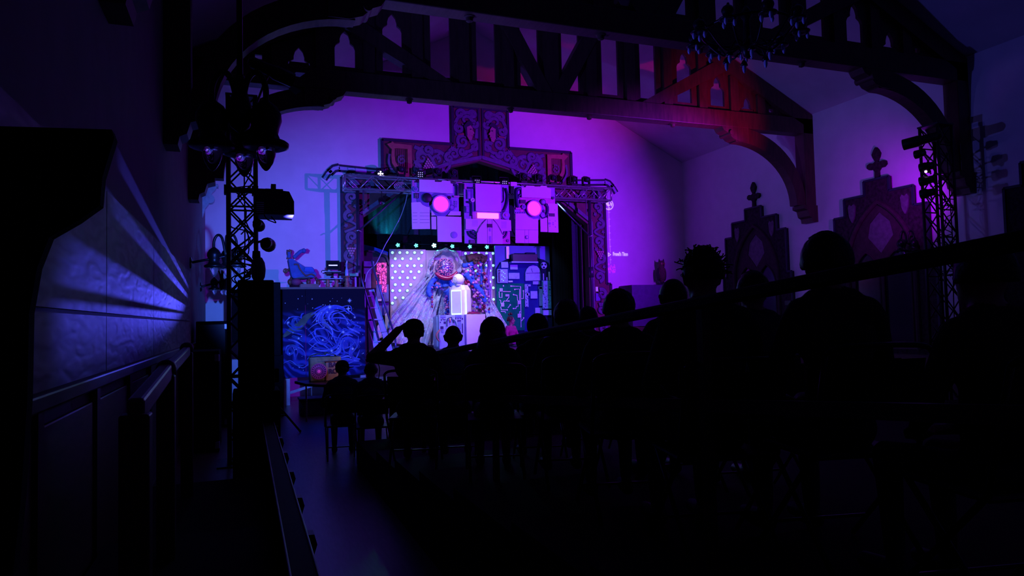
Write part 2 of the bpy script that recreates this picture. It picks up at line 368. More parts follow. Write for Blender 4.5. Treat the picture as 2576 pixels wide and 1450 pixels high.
truss('dark timber roof truss crossing the top of the view, its underside edged in blue', 9.3, 'roof trusses')
truss('dark timber roof truss closest to the viewer, on the left wall post', 5.4, 'roof trusses')
# ================================================================ painted proscenium surround
pros_m = mat('oxblood_painted_panel', (0.12, 0.035, 0.032), 0.6, var=0.25, scale=5)
vine_m = mat('slate_vine_paint', (0.12, 0.125, 0.18), 0.6, var=0.2, scale=12)
gold_m = mat('old_gold_paint', (0.40, 0.15, 0.085), 0.55, var=0.15, scale=12)
skin_p = mat('painted_flesh', (0.42, 0.24, 0.20), 0.6, var=0.1)
grape_m = mat('grape_paint', (0.48, 0.34, 0.34), 0.5, var=0.15)
pr = thing('proscenium_surround', 'stepped painted surround with vines, lyres and masks around the stage opening', 'stage surround', (PC, D, SZ))
mir = lambda pts: [(2*PC-x, z) for x, z in pts]
hl = [(2.23, SZ), (2.23, 2.80), (2.36, 2.80), (2.36, 5.62), (3.43, 5.62), (3.43, 6.69), (5.40, 6.69), (5.40, 7.76), (PC-.085, 7.76), (PC-.085, 8.4)]
outl = hl+mir(hl)[::-1]
Y0 = D-.05
wpart('panel', MB().plate(outl+[arch[-1]]+arch[::-1][1:], Y0, D), pros_m, pr)
def edge_strip(pts, wd, y0, y1, closed=False):
    e = MB()
    for p, q in zip(pts[:-1], pts[1:]): e.bar((p[0], (y0+y1)/2, p[1]), (q[0], (y0+y1)/2, q[1]), wd, abs(y1-y0), (0, 1, 0))
    return e
wpart('dark_border', edge_strip(outl, .075, Y0-.03, Y0), edge_m, pr)
ins = lambda pts, d: pts
wpart('arch_moulding', edge_strip(arch, .10, Y0-.05, Y0), vine_m, pr)
wpart('arch_lip', edge_strip([(x+(.05 if x < PC else -.05), z-.06) for x, z in arch], .06, D-.02, D+.25), mat('maroon_reveal', (0.13, 0.02, 0.05), .6), pr)
e = MB(); e.bx(PC-.09, PC-.03, Y0-.03, Y0, 6.4, 8.35); e.bx(PC+.03, PC+.09, Y0-.03, Y0, 6.4, 8.35); wpart('centre_strip', e, edge_m, pr)
VY0, VY1 = Y0-.016, Y0
def spiral(c, r, turns, a0, d=1, n=26):
    return [(c[0]+r*(1-.86*i/n)*cos(a0+d*2*pi*turns*i/n), c[1]+r*(1-.86*i/n)*sin(a0+d*2*pi*turns*i/n)) for i in range(n+1)]
LAY = [0]
def vine(pts, w0=.105, w1=.05):
    n = len(pts); ws = [w0+(w1-w0)*i/(n-1) for i in range(n)]
    for s in (0, 1):
        P = pts if s == 0 else mir(pts)
        LAY[0] += 1; k = LAY[0]*.0004
        wpart('vine_outline', MB().ribbon(P, [x+.035 for x in ws], VY0+.010-k, VY1), edge_m, pr)
        wpart('vine', MB().ribbon(P, ws, VY0-k, VY1), vine_m, pr)
def stem(*pts, w0=.10, w1=.07): vine([tuple(p) for p in catmull([Vector((a, b)) for a, b in pts], 6)], w0, w1)
def leaf(c, r, a):
    P = [(c[0]+r*q*cos(a+t), c[1]+r*q*sin(a+t)) for q, t in ((1, 0), (.55, .45), (.75, 1.0), (.4, 1.3), (.5, 2.2), (.15, pi), (.5, -2.2), (.4, -1.3), (.75, -1.0), (.55, -.45))]
    for s in (0, 1): LAY[0] += 1; wpart('leaf', MB().plate(P if s == 0 else mir(P), VY0-.002-LAY[0]*.0004, VY1), vine_m, pr)
# band left of centre (mirrored to the right)
vine(spiral((4.95, 6.22), .27, 1.6, 2.4, -1)); vine(spiral((5.02, 6.24), .36, .7, -1.2, 1), .07)
stem((4.30, 6.55), (4.55, 6.45), (4.75, 6.30), (4.9, 6.02)); stem((4.28, 5.80), (4.42, 6.05), (4.38, 6.35), (4.55, 6.58))
vine(spiral((4.52, 6.25), .16, 1.2, .6, 1)); stem((5.3, 6.15), (5.5, 6.22), (5.7, 6.32), (5.95, 6.45)); vine(spiral((5.42, 6.42), .15, 1.3, 3, -1))
vine(spiral((5.68, 6.78), .19, 1.4, 1.0, 1)); vine(spiral((6.0, 6.66), .15, 1.2, 2.4, -1)); stem((5.5, 6.55), (5.75, 6.5), (5.95, 6.58), (6.08, 6.85))
stem((5.52, 6.95), (5.47, 7.25), (5.6, 7.5), (5.85, 7.62), (6.05, 7.5)); vine(spiral((5.62, 7.55), .14, 1.3, 0, 1)); vine(spiral((5.98, 7.56), .12, 1.3, pi, -1)); stem((6.07, 6.9), (6.1, 7.2), (6.0, 7.42)); vine(spiral((5.78, 7.38), .19, .75, -.4, 1))
for c, r, a in (((4.33, 6.1), .13, 1.2), ((4.62, 6.0), .13, -1.8), ((5.35, 6.55), .12, .8), ((5.1, 5.98), .1, -2), ((5.75, 7.2), .13, 2.4), ((5.55, 6.62), .09, 1.9), ((3.5, 5.8), .12, 1.4)): leaf(c, r, a)
vine(spiral((4.36, 5.95), .13, 1.3, 2.0, -1)); vine(spiral((4.68, 6.47), .12, 1.2, -1, 1)); vine(spiral((5.28, 6.3), .13, 1.2, 1.5, 1)); vine(spiral((5.66, 6.5), .11, 1.2, 0, -1)); vine(spiral((5.58, 7.15), .13, 1.3, 2, 1)); vine(spiral((6.03, 7.28), .09, 1.2, 1, -1))
# columns
for k in range(5):
    z = 3.02+k*.52; d = 1 if k % 2 else -1
    vine(spiral((2.58-d*.03, z), .145, 1.25, pi/2 if d > 0 else -pi/2, d)); stem((2.50+d*.08, z+.12), (2.60-d*.13, z+.28), (2.58+d*.05, z+.42), w0=.06, w1=.05)
    leaf((2.58+d*.11, z+.27), .10, pi/2-d*.6)
for a, zc in ((2.55, 1.5), (2.58, 2.05), (2.55, 2.5)): vine(spiral((a, zc), .15, 1.3, 1, 1))
for c, r, a in (((3.1, 5.28), .14, .6), ((3.32, 5.42), .10, -2.2), ((2.9, 4.95), .12, 2)): leaf(c, r, a)
vine(spiral((3.05, 5.42), .13, 1.2, 2, -1)); vine(spiral((2.62, 5.42), .15, 1.3, 0, 1))
# grapes
gm = MB().lathe([(.033, 0), (.030, .008), (.018, .014), (0, .016)], 10, (0, 0, 0), (0, -1, 0)).mesh('grape', grape_m, True)
def grapes(x, z, a, n=5):
    for i in range(n):
        for j in range(n-i):
            u = (j-(n-i-1)/2)*.062; v = -i*.062
            px, pz = x+u*cos(a)-v*sin(a), z+u*sin(a)+v*cos(a)
            for X in (px, 2*PC-px): inst('grape', gm, pr, Vector((X, VY0-.045, pz))-wloc(pr))
grapes(4.74, 6.12, -.9, 5); grapes(2.58, 3.75, 0, 4)
# lyres and masks stand proud of the vines
VY0 -= .045
for s in (0, 1):
    q = (lambda p: p) if s == 0 else mir
    oy = [(3.55, 6.56), (3.66, 6.60), (3.70, 6.64), (3.75, 6.59), (4.22, 6.57), (4.22, 5.66), (3.93, 5.66), (3.80, 5.86), (3.68, 6.05), (3.66, 6.25), (3.68, 6.42), (3.62, 6.48)]
    iy = [(3.76, 6.46), (4.10, 6.46), (4.10, 5.80), (3.98, 5.82), (3.86, 5.95), (3.77, 6.1), (3.75, 6.28)]
    l = wpart('lyre', MB().plate(q(oy), VY0-.014, VY1, [q(iy)]), gold_m, pr, label='gold lyre with strings')
    for i in range(6):
        x = 3.79+i*.055; wpart('string', edge_strip(q([(x, 6.47), (x, 5.82+.02*(5-i))]), .008, VY0-.016, VY0-.006), gold_m, l)
    vs = spiral((3.95, 6.15), .13, 1.4, 1, 1); wpart('inner_vine', MB().ribbon(q(vs), .05, VY0, VY1), vine_m, l)
    sw = catmull([Vector(p) for p in ((3.62, 6.3), (3.60, 6.05), (3.70, 5.85), (3.88, 5.68))], 6)
    wpart('side_vine', MB().ribbon(q([tuple(p) for p in sw]), .06, VY0, VY1), vine_m, l)
    # the two painted masks
    cx, cz = (5.86, 7.05)
    face = [(cx-.07, cz+.17), (cx+.04, cz+.20), (cx+.10, cz+.12), (cx+.09, cz+.06), (cx+.15, cz-.02), (cx+.10, cz-.05), (cx+.12, cz-.10), (cx+.08, cz-.14), (cx+.07, cz-.21), (cx-.0, cz-.24), (cx-.07, cz-.12)]
    fo = wpart('mask_face', MB().plate(q(face), VY0-.012, VY1), skin_p, pr, label='painted mask face in profile')
    hair = [(cx-.16, cz+.16), (cx-.05, cz+.30), (cx+.05, cz+.32), (cx+.13, cz+.21), (cx+.03, cz+.19), (cx-.07, cz+.14), (cx-.06, cz-.1), (cx-.11, cz-.12), (cx-.12, cz+.05)]
    wpart('mask_hair', MB().plate(q(hair), VY0-.015, VY1), edge_m, fo)
    wpart('mask_eye', MB().plate(q([(cx+.0, cz+.08), (cx+.04, cz+.105), (cx+.075, cz+.08), (cx+.04, cz+.062)]), VY0-.016, VY0-.01), edge_m, fo)
    wpart('mask_mouth', MB().plate(q([(cx+.04, cz-.10), (cx+.12, cz-.09), (cx+.11, cz-.125)]), VY0-.016, VY0-.01), mat('dark_red_paint', (.2, .02, .03), .6), fo)
    hr = [(cx-.33, cz-.08), (cx-.22, cz-.07), (cx-.16, cz-.06)]; wpart('mask_horn', MB().ribbon(q(hr), [.02, .03, .035], VY0-.012, VY1), gold_m, fo)
    # ribbon scrolls at the shoulders of the surround
    pc_ = mat('pale_ribbon_paint', (.42, .46, .62), .6, var=.1)
    for pts, w in (([(3.40, 5.80), (2.30, 5.86)], .20), ([(2.32, 5.88), (2.18, 5.84), (2.06, 5.72)], .22), ([(2.12, 5.78), (2.02, 5.70), (1.93, 5.56)], .17)):
        wpart('scroll_ribbon_edge', MB().ribbon(q(pts), w, D-.03, D), edge_m, pr)
        wpart('scroll_ribbon', MB().ribbon(q(pts), w*.42, D-.04, D-.005), pc_, pr)
    ro = (2.37, 2.42)
    pts = q([ro])[0]; e = MB(); e.lathe([(.12, 0), (.12, .02), (.09, .03), (.09, .02), (.05, .02), (.04, .035), (0, .035)], 16, (pts[0], Y0, pts[1]), (0, -1, 0)); wpart('rosette', e, mat('rose_paint', (.40, .09, .10), .6), pr, 40)
# ================================================================ stage set
SB = 20.6                                   # plane of the set wall
zl = zoom(680, 580, 4.834, SB-.06); zr = zoom(1000, 600, 4.833, SB-.06)
set_m = mat('pale_pink_set_panel', (0.62, 0.42, 0.58), 0.55, var=0.05, scale=3)
bulb_m = mat('frosted_bulb', (0.9, 0.95, 0.95), 0.3, var=0.02, emit=(0.45, 1.0, 0.85), estr=0.9)
ring_m = mat('bulb_collar', (0.35, 0.30, 0.42), 0.5, var=0.05)
bulb = MB().lathe([(.043, 0), (.041, .018), (.030, .034), (.012, .042), (0, .043)], 12, (0,0,0), (0,-1,0)).mesh('bulb', bulb_m, True)
coll = MB().lathe([(.062, 0), (.062, .010), (.045, .012), (.045, 0)], 14, (0,0,0), (0,-1,0)).mesh('collar', ring_m, 40)
zb = SZ
def set_panel(pxl, pxr, pyt, label, pts, fn):
    xl, zt = XZ(pxl, pyt, SB-.05); xr, _ = XZ(pxr, pyt, SB-.05)
    t = thing('set_panel', label, 'set panel', ((xl+xr)/2, SB, zb), group='pink set panels with bulbs')
    wpart('board', MB().bx(xl+.006, xr-.006, SB-.05, SB, zb, zt), set_m, t)
    e = MB(); e.bx(xl+.02, xl+.08, SB, SB+.05, zb, zt); e.bx(xr-.08, xr-.02, SB, SB+.05, zb, zt); wpart('stud', e, oak, t)
    for x, y in pts:
        X, Z = fn(x, y); l = Vector((X, SB-.05, Z))-wloc(t)
        c = inst('bulb_collar', coll, t, l); inst('bulb', bulb, c)
    return t
rows_l = [(270, (1485, 1575, 1665, 1755, 1843)), (345, (1520, 1608, 1710, 1805)), (430, (1485, 1573, 1667, 1752, 1838)), (503, (1520, 1610, 1710, 1808)), (577, (1485, 1575, 1670, 1755)), (660, (1520, 1612, 1708)), (733, (1488, 1575, 1667)), (820, (1520, 1615)), (885, (1485,))]
rows_r = [(183, (827, 902, 988, 1083, 1160)), (255, (860, 945, 1037, 1124)), (330, (900, 988, 1085, 1163)), (393, (855, 948, 1124)), (477, (1087, 1163)), (530, (1124,)), (602, (1165,)), (667, (1124,)), (743, (1087, 1168))]
set_panel(979, 1071, 627, 'pink set panel studded with rows of bulbs, left of the film drape', [(x, y) for y, xs in rows_l for x in xs], zl)
set_panel(1071, 1161, 630, 'plain pink set panel behind the film drape and ball head', [], zl)
set_panel(1161, 1247, 633, 'pink set panel studded with bulbs behind the pompom garlands', [(x, y) for y, xs in rows_r for x in xs], zr)
# ---- blue flat and dark console at the left wing
bl = mat('blue_painted_flat', (0.07, 0.10, 0.75), 0.6, var=0.12, scale=2)
xa, za = XZ(900, 612, SB+.1); xb, zb2 = XZ(976, 640, SB+.1)
t = thing('blue_flat', 'bright blue scenery flat behind the dark wardrobe', 'scenery flat', ((xa+xb)/2, SB+.1, SZ))
wpart('board', MB().plate([(xa, SZ), (xb, SZ), (xb, za-.25), ((xa+xb)/2, za-.1), (xa, za)], SB+.08, SB+.14), bl, t)
wpart('pink_edge', MB().bx(xb-.16, xb-.04, SB+.06, SB+.08, SZ, za-.27), mat('pink_edge_paint', (.6, .25, .5), .6), t)
zc = zoom(890, 620, 5.18, 20.2)
wd = mat('dark_wardrobe_wood', (.018, .014, .022), .4, var=.3)
c0 = XZ(935, 760, 20.2)
t = thing('wardrobe_booth', 'dark wardrobe booth with a curved top and lit pink printed panel', 'booth', (c0[0], 20.3, SZ))
top = [zc(*p) for p in ((70, 120), (95, 75), (180, 62), (260, 72), (320, 105), (400, 125), (430, 150), (458, 240))]
bot = [(top[-1][0], SZ), (top[0][0], SZ)]
wpart('body', MB().plate(top+bot, 20.22, 20.5), wd, t)
wpart('cornice', MB().ribbon(top, .05, 20.16, 20.5), black_card, t)
def zrect(fn, x0, y0, x1, y1):
    a = fn(x0, (y0+y1)/2); b_ = fn(x1, (y0+y1)/2); c = fn((x0+x1)/2, y0); d = fn((x0+x1)/2, y1); return a[0], b_[0], d[1], c[1]
def zbox(name, fn, r, y0, y1, m, t, **k):
    x0, x1, z0, z1 = zrect(fn, *r); return wpart(name, MB().bx(x0, x1, y0, y1, z0, z1), m, t, **k)
steel = mat('blue_grey_screen', (.30, .34, .55), .3, var=.2, scale=10)
zbox('screen', zc, (115, 195, 265, 265), 20.18, 20.22, steel, t, bevel=.01)
zbox('shelf_box', zc, (115, 285, 230, 360), 20.17, 20.22, steel, t, bevel=.01)
zbox('pale_door', zc, (150, 345, 225, 545), 20.18, 20.22, mat('pale_door_paint', (.35, .42, .6), .5), t)
zbox('wood_post', zc, (232, 285, 285, 545), 20.16, 20.22, mat('brown_post', (.12, .05, .03), .5), t)
# printed glowing panel
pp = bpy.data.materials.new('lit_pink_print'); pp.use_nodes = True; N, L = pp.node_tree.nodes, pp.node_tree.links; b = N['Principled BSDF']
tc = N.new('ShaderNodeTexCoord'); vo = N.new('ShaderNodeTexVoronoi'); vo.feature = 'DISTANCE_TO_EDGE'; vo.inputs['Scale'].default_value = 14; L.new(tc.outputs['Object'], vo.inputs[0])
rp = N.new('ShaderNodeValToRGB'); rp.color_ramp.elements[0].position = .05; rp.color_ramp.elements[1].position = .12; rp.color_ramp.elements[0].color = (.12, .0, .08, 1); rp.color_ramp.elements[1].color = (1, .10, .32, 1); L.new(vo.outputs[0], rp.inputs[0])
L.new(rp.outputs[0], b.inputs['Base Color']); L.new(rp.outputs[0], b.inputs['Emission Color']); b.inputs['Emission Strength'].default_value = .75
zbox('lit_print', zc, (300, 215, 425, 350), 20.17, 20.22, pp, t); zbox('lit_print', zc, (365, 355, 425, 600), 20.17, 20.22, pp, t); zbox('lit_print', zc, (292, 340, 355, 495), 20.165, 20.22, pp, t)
zbox('print_slot', zc, (305, 365, 330, 460), 20.15, 20.17, black_card, t); zbox('print_slot', zc, (360, 245, 385, 280), 20.15, 20.17, black_card, t)
zbox('grey_door', zc, (295, 500, 455, 900), 20.19, 20.22, mat('slate_door', (.13, .14, .28), .5, var=.2), t)
zbox('name_plate', zc, (312, 690, 370, 712), 20.17, 20.19, white_card, t)
zbox('ledge', zc, (295, 718, 460, 730), 20.10, 20.22, wd, t)
pw = mat('white_skirt_panel', (.7, .68, .78), .55)
wpart('white_skirt', MB().plate([zc(*p) for p in ((400, 890), (432, 855), (470, 980), (500, 1130), (400, 1190))], 20.1, 20.14), pw, t)
wpart('white_skirt', MB().plate([zc(*p) for p in ((300, 1040), (345, 975), (380, 1000), (378, 1180), (300, 1210))], 20.1, 20.14), pw, t)
# ---- steep access stair with handrails
zs = zoom(890, 620, 5.18, 17.75)
railm = mat('blue_steel_rail', (.14, .15, .30), .35, .6, var=.1)
pal = mat('pale_stringer', (.55, .62, .78), .45, var=.06)
q0 = zs(230, 1200)
t = thing('steep_stair', 'steep open stair with steel handrails beside the star mural', 'stair', (q0[0], 17.6, SZ))
def P3(x, y, Y): a = zs(x, y); return (a[0], Y, a[1])
lo_l, lo_r = P3(300, 1290, 17.55), P3(455, 1290, 17.55)
up_l, up_r = P3(135, 560, 18.15), P3(262, 560, 18.15)
wpart('stringer', MB().bar((lo_l[0]-.02, 17.5, SZ), up_l, .05, .14, (1, 0, 0)), pal, t); wpart('stringer', MB().bar((lo_r[0], 17.5, SZ), up_r, .05, .14, (1, 0, 0)), pal, t)
for y, xa, xb in ((645, 170, 285), (800, 210, 325), (955, 255, 375), (1110, 290, 420), (1240, 320, 450)):
    k = (y-560)/730.; a = Vector(up_l).lerp(Vector(lo_l), k); c = Vector(up_r).lerp(Vector(lo_r), k)
    wpart('tread', MB().bx(a.x, c.x, a.y-.09, a.y+.09, a.z-.016, a.z+.016), pal, t)
wpart('handrail', MB().tube([P3(70, 150, 18.2), P3(78, 230, 18.15), P3(305, 1215, 17.5)], .024, 10), railm, t, True)
wpart('handrail', MB().tube([P3(270, 160, 18.2), P3(282, 240, 18.15), P3(515, 1190, 17.5)], .024, 10), railm, t, True)
wpart('rail_post', MB().tube([P3(180, 640, 17.9), (P3(186, 1380, 17.6)[0], 17.75, SZ)], .026, 10), railm, t, True)
wpart('rail_post', MB().tube([P3(398, 620, 18.0), P3(398, 900, 17.9)], .03, 10), railm, t, True)
wpart('rail_post', MB().tube([P3(515, 1190, 17.5), (P3(520, 1200, 17.5)[0], 17.5, SZ)], .024, 10), railm, t, True)
# ---- curtain with teal glow and black border
def curtain(x0, x1, Y, z0, z1, folds, amp, seed=1):
    rr = random.Random(seed); ph = [rr.uniform(0, 6) for _ in range(4)]
    def fn(u, v):
        x = x0+(x1-x0)*u; f = sin(u*folds*2*pi+ph[0])+.4*sin(u*folds*4.7*pi+ph[1]); return (x, Y+amp*f*(.6+.4*v), z1+(z0-z1)*v)
    return MB().grid(fn, int(folds*14), 8)
cur_m = mat('dark_green_velvet', (.020, .055, .058), .85, var=.3, scale=30)
x0, zt = XZ(902, 470, 20.9); x1, _ = XZ(1175, 470, 20.9); zlo = XZ(1000, 590, 20.9)[1]
t = thing('teaser_curtain', 'dark green pleated curtain hanging high at the left of the stage', 'curtain', ((x0+x1)/2, 20.9, zlo), group='stage curtains')
wpart('cloth', curtain(x0-.5, 10.3, 20.9, zlo, 7.99, 17, .06, 2), cur_m, t, True)
bo = mat('black_velvet_border', (.003, .003, .004), .95, var=.2)
t = thing('black_border', 'black cloth border hanging above the set panels', 'curtain', (6.2, 21.3, 3), group='stage curtains')
wpart('cloth', curtain(2.2, 10.3, 21.35, SZ+.4, 7.98, 12, .03, 3), bo, t, True)
xa, _ = XZ(1392, 700, 20.0); xb, _ = XZ(1450, 700, 19.6)
t = thing('wing_curtain', 'black pleated wing curtain right of the circuit wall', 'curtain', ((xa+xb)/2, 19.8, SZ), group='stage curtains')
wpart('cloth', curtain(xa, xb, 20.0, SZ, 6.6, 6, .05, 4), bo, t, True)
xa, _ = XZ(1440, 700, 19.0); xb, _ = XZ(1484, 700, 19.0)
t = thing('tormentor_curtain', 'dark green pleated curtain at the right edge of the stage opening', 'curtain', ((xa+xb)/2, 19.0, SZ), group='stage curtains')
wpart('cloth', curtain(xa, xb+.5, 19.0, SZ, 6.4, 5, .05, 5), cur_m, t, True)
t = thing('proscenium_post', 'grey timber post at the right edge of the stage opening', 'post', (9.50, 18.9, SZ))
wpart('shaft', MB().bx(9.44, 9.58, 18.80, 18.92, SZ, 4.9), mat('grey_brown_post', (.09, .07, .07), .6), t, bevel=.01); wpart('foot', MB().bx(9.38, 9.64, 18.76, 18.96, SZ, SZ+.12), oak, t)
# ---- circuit wall
SC_Y = 20.35
zz = zoom(1245, 610, 5.8, SC_Y)
cb = mat('cobalt_board', (.014, .022, .24), .8, spec=.15, var=.15, scale=3); cg = mat('circuit_green_board', (.004, .20, .11), .85, var=.2, scale=6, spec=.1)
ink = mat('dark_navy_board', (.006, .010, .05), .8, var=.2, spec=.15); pale = mat('pale_blue_device', (.30, .42, .80), .45, var=.15, scale=16)
trace = mat('silver_trace', (.55, .68, .85), .35, .2, var=.1); tealw = mat('teal_sheet', (.10, .42, .50), .4, var=.3, scale=14)
x0, x1, z0, z1 = zrect(zz, 22, 50, 820, 1300)
t = thing('circuit_wall', 'cobalt set wall covered with circuit boards, dials and old electronics', 'set panel', ((x0+x1)/2, SC_Y, SZ))
wpart('backboard', MB().bx(x0, x1, SC_Y+.06, SC_Y+.12, SZ, z1), mat('violet_back_panel', (.10, .07, .50), .6, var=.2, scale=2), t)
sil = [zz(*p) for p in ((25, 380), (80, 290), (140, 265), (200, 235), (225, 190), (600, 190), (640, 235), (720, 255), (790, 300), (818, 390))]
wpart('silhouette_board', MB().plate(sil+[(sil[-1][0], SZ), (sil[0][0], SZ)], SC_Y+.02, SC_Y+.06), ink, t)
wpart('cobalt_board', MB().plate([zz(*p) for p in ((30, 400), (80, 310), (640, 290), (690, 560), (690, 1300), (430, 1300), (430, 600), (30, 600))], SC_Y, SC_Y+.02), cb, t)
zbox('green_board', zz, (30, 600, 428, 1290), SC_Y-.01, SC_Y+.02, cg, t)
zbox('foil_strip', zz, (165, 60, 205, 240), SC_Y-.02, SC_Y+.06, trace, t); zbox('cabinet', zz, (222, 180, 585, 295), SC_Y-.22, SC_Y+.02, black_card, t, bevel=.01)
zbox('radio', zz, (265, 165, 400, 220), SC_Y-.16, SC_Y, ink, t, bevel=.01); zbox('radio', zz, (430, 155, 565, 215), SC_Y-.16, SC_Y, ink, t, bevel=.01)
zbox('shelf', zz, (205, 288, 590, 308), SC_Y-.24, SC_Y, pale, t)
def device(r, m=pale, d=.05, n='device'): return zbox(n, zz, r, SC_Y-d, SC_Y+.02, m, t, bevel=.008)
for r in ((85, 287, 188, 375), (215, 330, 325, 400), (193, 447, 352, 537), (545, 568, 648, 617), (512, 713, 612, 823), (580, 955, 680, 1055), (430, 613, 480, 945), (460, 615, 515, 645), (455, 740, 500, 780), (640, 650, 685, 930), (630, 645, 690, 685), (685, 990, 818, 1065)): device(r)
device((685, 560, 815, 970), tealw, .03, 'circuit_sheet'); device((190, 562, 255, 585), white_card, .04, 'label_strip')
o = device((30, 393, 180, 595), pale, .06, 'amplifier'); zbox('speaker_slot', zz, (40, 465, 62, 585), SC_Y-.065, SC_Y-.055, black_card, o)
for yy in (415, 450):
    c = zz(52, yy); wpart('knob', MB().lathe([(.03, 0), (.03, .02), (0, .02)], 12, (c[0], SC_Y-.06, c[1]), (0, -1, 0)), black_card, o, 40)
for k in range(8):
    c = zz(92+(k % 3)*22, 420+k*20); wpart('lamp_dot', MB().sph((c[0], SC_Y-.06, c[1]), .012, 8, 6), mat('teal_dot', (.3, .9, .9), .3, emit=(.3, 1, .9), estr=1.0), o, True)
dome = [zz(432, 565), zz(655, 560)]+[zz(*p) for p in ((655, 450), (640, 390), (605, 352), (545, 335), (490, 352), (450, 395), (432, 450))]
o = wpart('dome_dial', MB().plate(dome, SC_Y-.08, SC_Y), pale, t, bevel=.01)
wpart('dial_line', MB().ribbon([zz(440, 455), zz(650, 450)], .012, SC_Y-.09, SC_Y-.08), ink, o); wpart('needle', MB().ribbon([zz(535, 440), zz(515, 385)], .008, SC_Y-.09, SC_Y-.08), ink, o)
c = zz(708, 340); o = wpart('warning_disc', MB().lathe([(.105, 0), (.105, .03), (0, .03)], 24, (c[0], SC_Y-.0, c[1]), (0, -1, 0)), pale, t, 40)
for k in range(3):
    a = pi/2+k*2*pi/3+pi/3; tri = [(c[0]+.035*cos(a-.5), c[1]+.035*sin(a-.5)), (c[0]+.085*cos(a-.55), c[1]+.085*sin(a-.55)), (c[0]+.095*cos(a), c[1]+.095*sin(a)), (c[0]+.085*cos(a+.55), c[1]+.085*sin(a+.55)), (c[0]+.035*cos(a+.5), c[1]+.035*sin(a+.5))]
    wpart('trefoil_blade', MB().plate(tri, SC_Y-.035, SC_Y-.03), ink, o)
traces = [[(230, 640), (372, 645), (378, 1240)], [(285, 685), (355, 682), (355, 850)], [(268, 765), (320, 775), (325, 840), (345, 870)], [(200, 858), (130, 858), (110, 885)], [(265, 968), (305, 965), (308, 940), (335, 935), (335, 905)], [(85, 985), (175, 988)], [(85, 1010), (148, 1012), (148, 1035)], [(58, 720), (60, 805), (100, 808), (100, 735)], [(412, 710), (412, 822), (385, 822)], [(115, 718), (228, 720)], [(60, 840), (80, 850), (85, 900)], [(80, 940), (90, 985)], [(160, 858), (205, 795)], [(185, 960), (220, 915)], [(355, 1045), (355, 1010), (372, 1010)], [(385, 1150), (415, 1110)]]
for tr in traces: wpart('trace', MB().ribbon([zz(*p) for p in tr], .018, SC_Y-.024, SC_Y-.008), trace, t)
for p in ((230, 640), (285, 690), (268, 765), (412, 710), (200, 858), (265, 968), (220, 915), (175, 988), (415, 1105), (120, 637)):
    c = zz(*p); wpart('solder_pad', MB().lathe([(.022, 0), (.022, .02), (0, .022)], 12, (c[0], SC_Y-.01, c[1]), (0, -1, 0)), trace, t, 40)
for r in ((62, 672, 110, 722), (85, 885, 132, 940), (325, 852, 378, 905), (325, 1042, 380, 1100), (148, 758, 205, 792)): o = device(r, mat('pink_chip', (.62, .52, .75), .5), .04, 'chip')
for x, y0_, y1_ in ((790, 430, 555), (705, 455, 555), (755, 510, 555)): device((x-8, y0_, x+8, y1_), white_card if x == 790 else pale, .03, 'antenna')
rr = random.Random(5)
for k in range(46):
    x = rr.uniform(690, 800); y = rr.uniform(575, 960); s = rr.uniform(6, 18); device((x, y, x+s, y+rr.uniform(5, 14)), rr.choice((pale, ink, cb, trace)), .045, 'component')
for k in range(22):
    x = rr.uniform(435, 475); y = rr.uniform(630, 930); device((x, y, x+rr.uniform(5, 12), y+rr.uniform(6, 20)), ink, .056, 'component')
for k in range(10):
    x = rr.uniform(200, 345); y = rr.uniform(455, 530); device((x, y, x+6, y+4), ink, .056, 'key')
# ---- teal par row
teal_l = mat('teal_led_lens', (.3, 1, .9), .2, var=.02, emit=(.10, 1.0, .80), estr=5.0)
def led_par(label, loc, aim, r=.075, lens=None, group='led par lamps', n=7, bright=None):
    d = (Vector(aim)-Vector(loc)).normalized()
    t = thing('led_par_lamp', label, 'stage lamp', loc, group=group)
    wpart('can', MB().lathe([(r*.55, -r*2.0), (r*.95, -r*1.6), (r, -.01), (r*1.04, 0), (r*1.04, .012), (r*.93, .012), (r*.90, -.02), (0, -.02)], 18, loc, d), blackmet, t, 40)
    a = d.cross(Vector((0, 0, 1))).normalized(); c = Vector(loc)-d*r
    wpart('yoke', MB().tube([c+a*r*1.15, c+a*r*1.2+Vector((0, 0, r*1.5)), c-a*r*1.2+Vector((0, 0, r*1.5)), c-a*r*1.15], .012, 6), blackmet, t)
    e = MB(); b_ = a.cross(d)
    spots = [(0, 0)]+[(.58*cos(2*pi*k/(n-1)), .58*sin(2*pi*k/(n-1))) for k in range(n-1)] if n != 9 else [(i*.5, j*.5) for i in (-1, 0, 1) for j in (-1, 0, 1)]
    for u, v in spots: e.lathe([(r*(.24 if n != 9 else .13), 0), (r*(.2 if n != 9 else .1), .012), (0, .018)], 10, Vector(loc)+a*(u*r)+b_*(v*r)-d*.02, d)
    wpart('led_lenses', e, lens, t, True); return t
for i, (x, y) in enumerate(((1001, 617), (1047, 618), (1092, 618), (1138, 620), (1182, 621), (1225, 622))):
    p = PY(x, y, SB+.35)
    names = ('leftmost', 'second from the left', 'brightest, above the film drape', 'fourth from the left', 'fifth from the left', 'rightmost, above the garlands')
    led_par('teal glowing led lamp in the row above the set panels, %s' % names[i], p, (3.5, 8, 2.5), .075 if i != 2 else .085, teal_l if i != 2 else mat('teal_led_lens_bright', (.6, 1, .95), .2, emit=(.35, 1, .9), estr=14), 'teal lamps above the set', 6)
    l = bpy.data.lights.new('teal_lamp_glow', 'SPOT'); l.energy = 9; l.color = (.05, 1, .75); l.spot_size = radians(95); l.spot_blend = 1; l.shadow_soft_size = .05
    lo = bpy.data.objects.new('teal_lamp_glow', l); COL.objects.link(lo); lo.location = (p.x, p.y-.06, p.z+.02); lo.rotation_euler = (Vector((p.x, p.y-3, p.z-1.2))-p).to_track_quat('-Z', 'Y').to_euler()
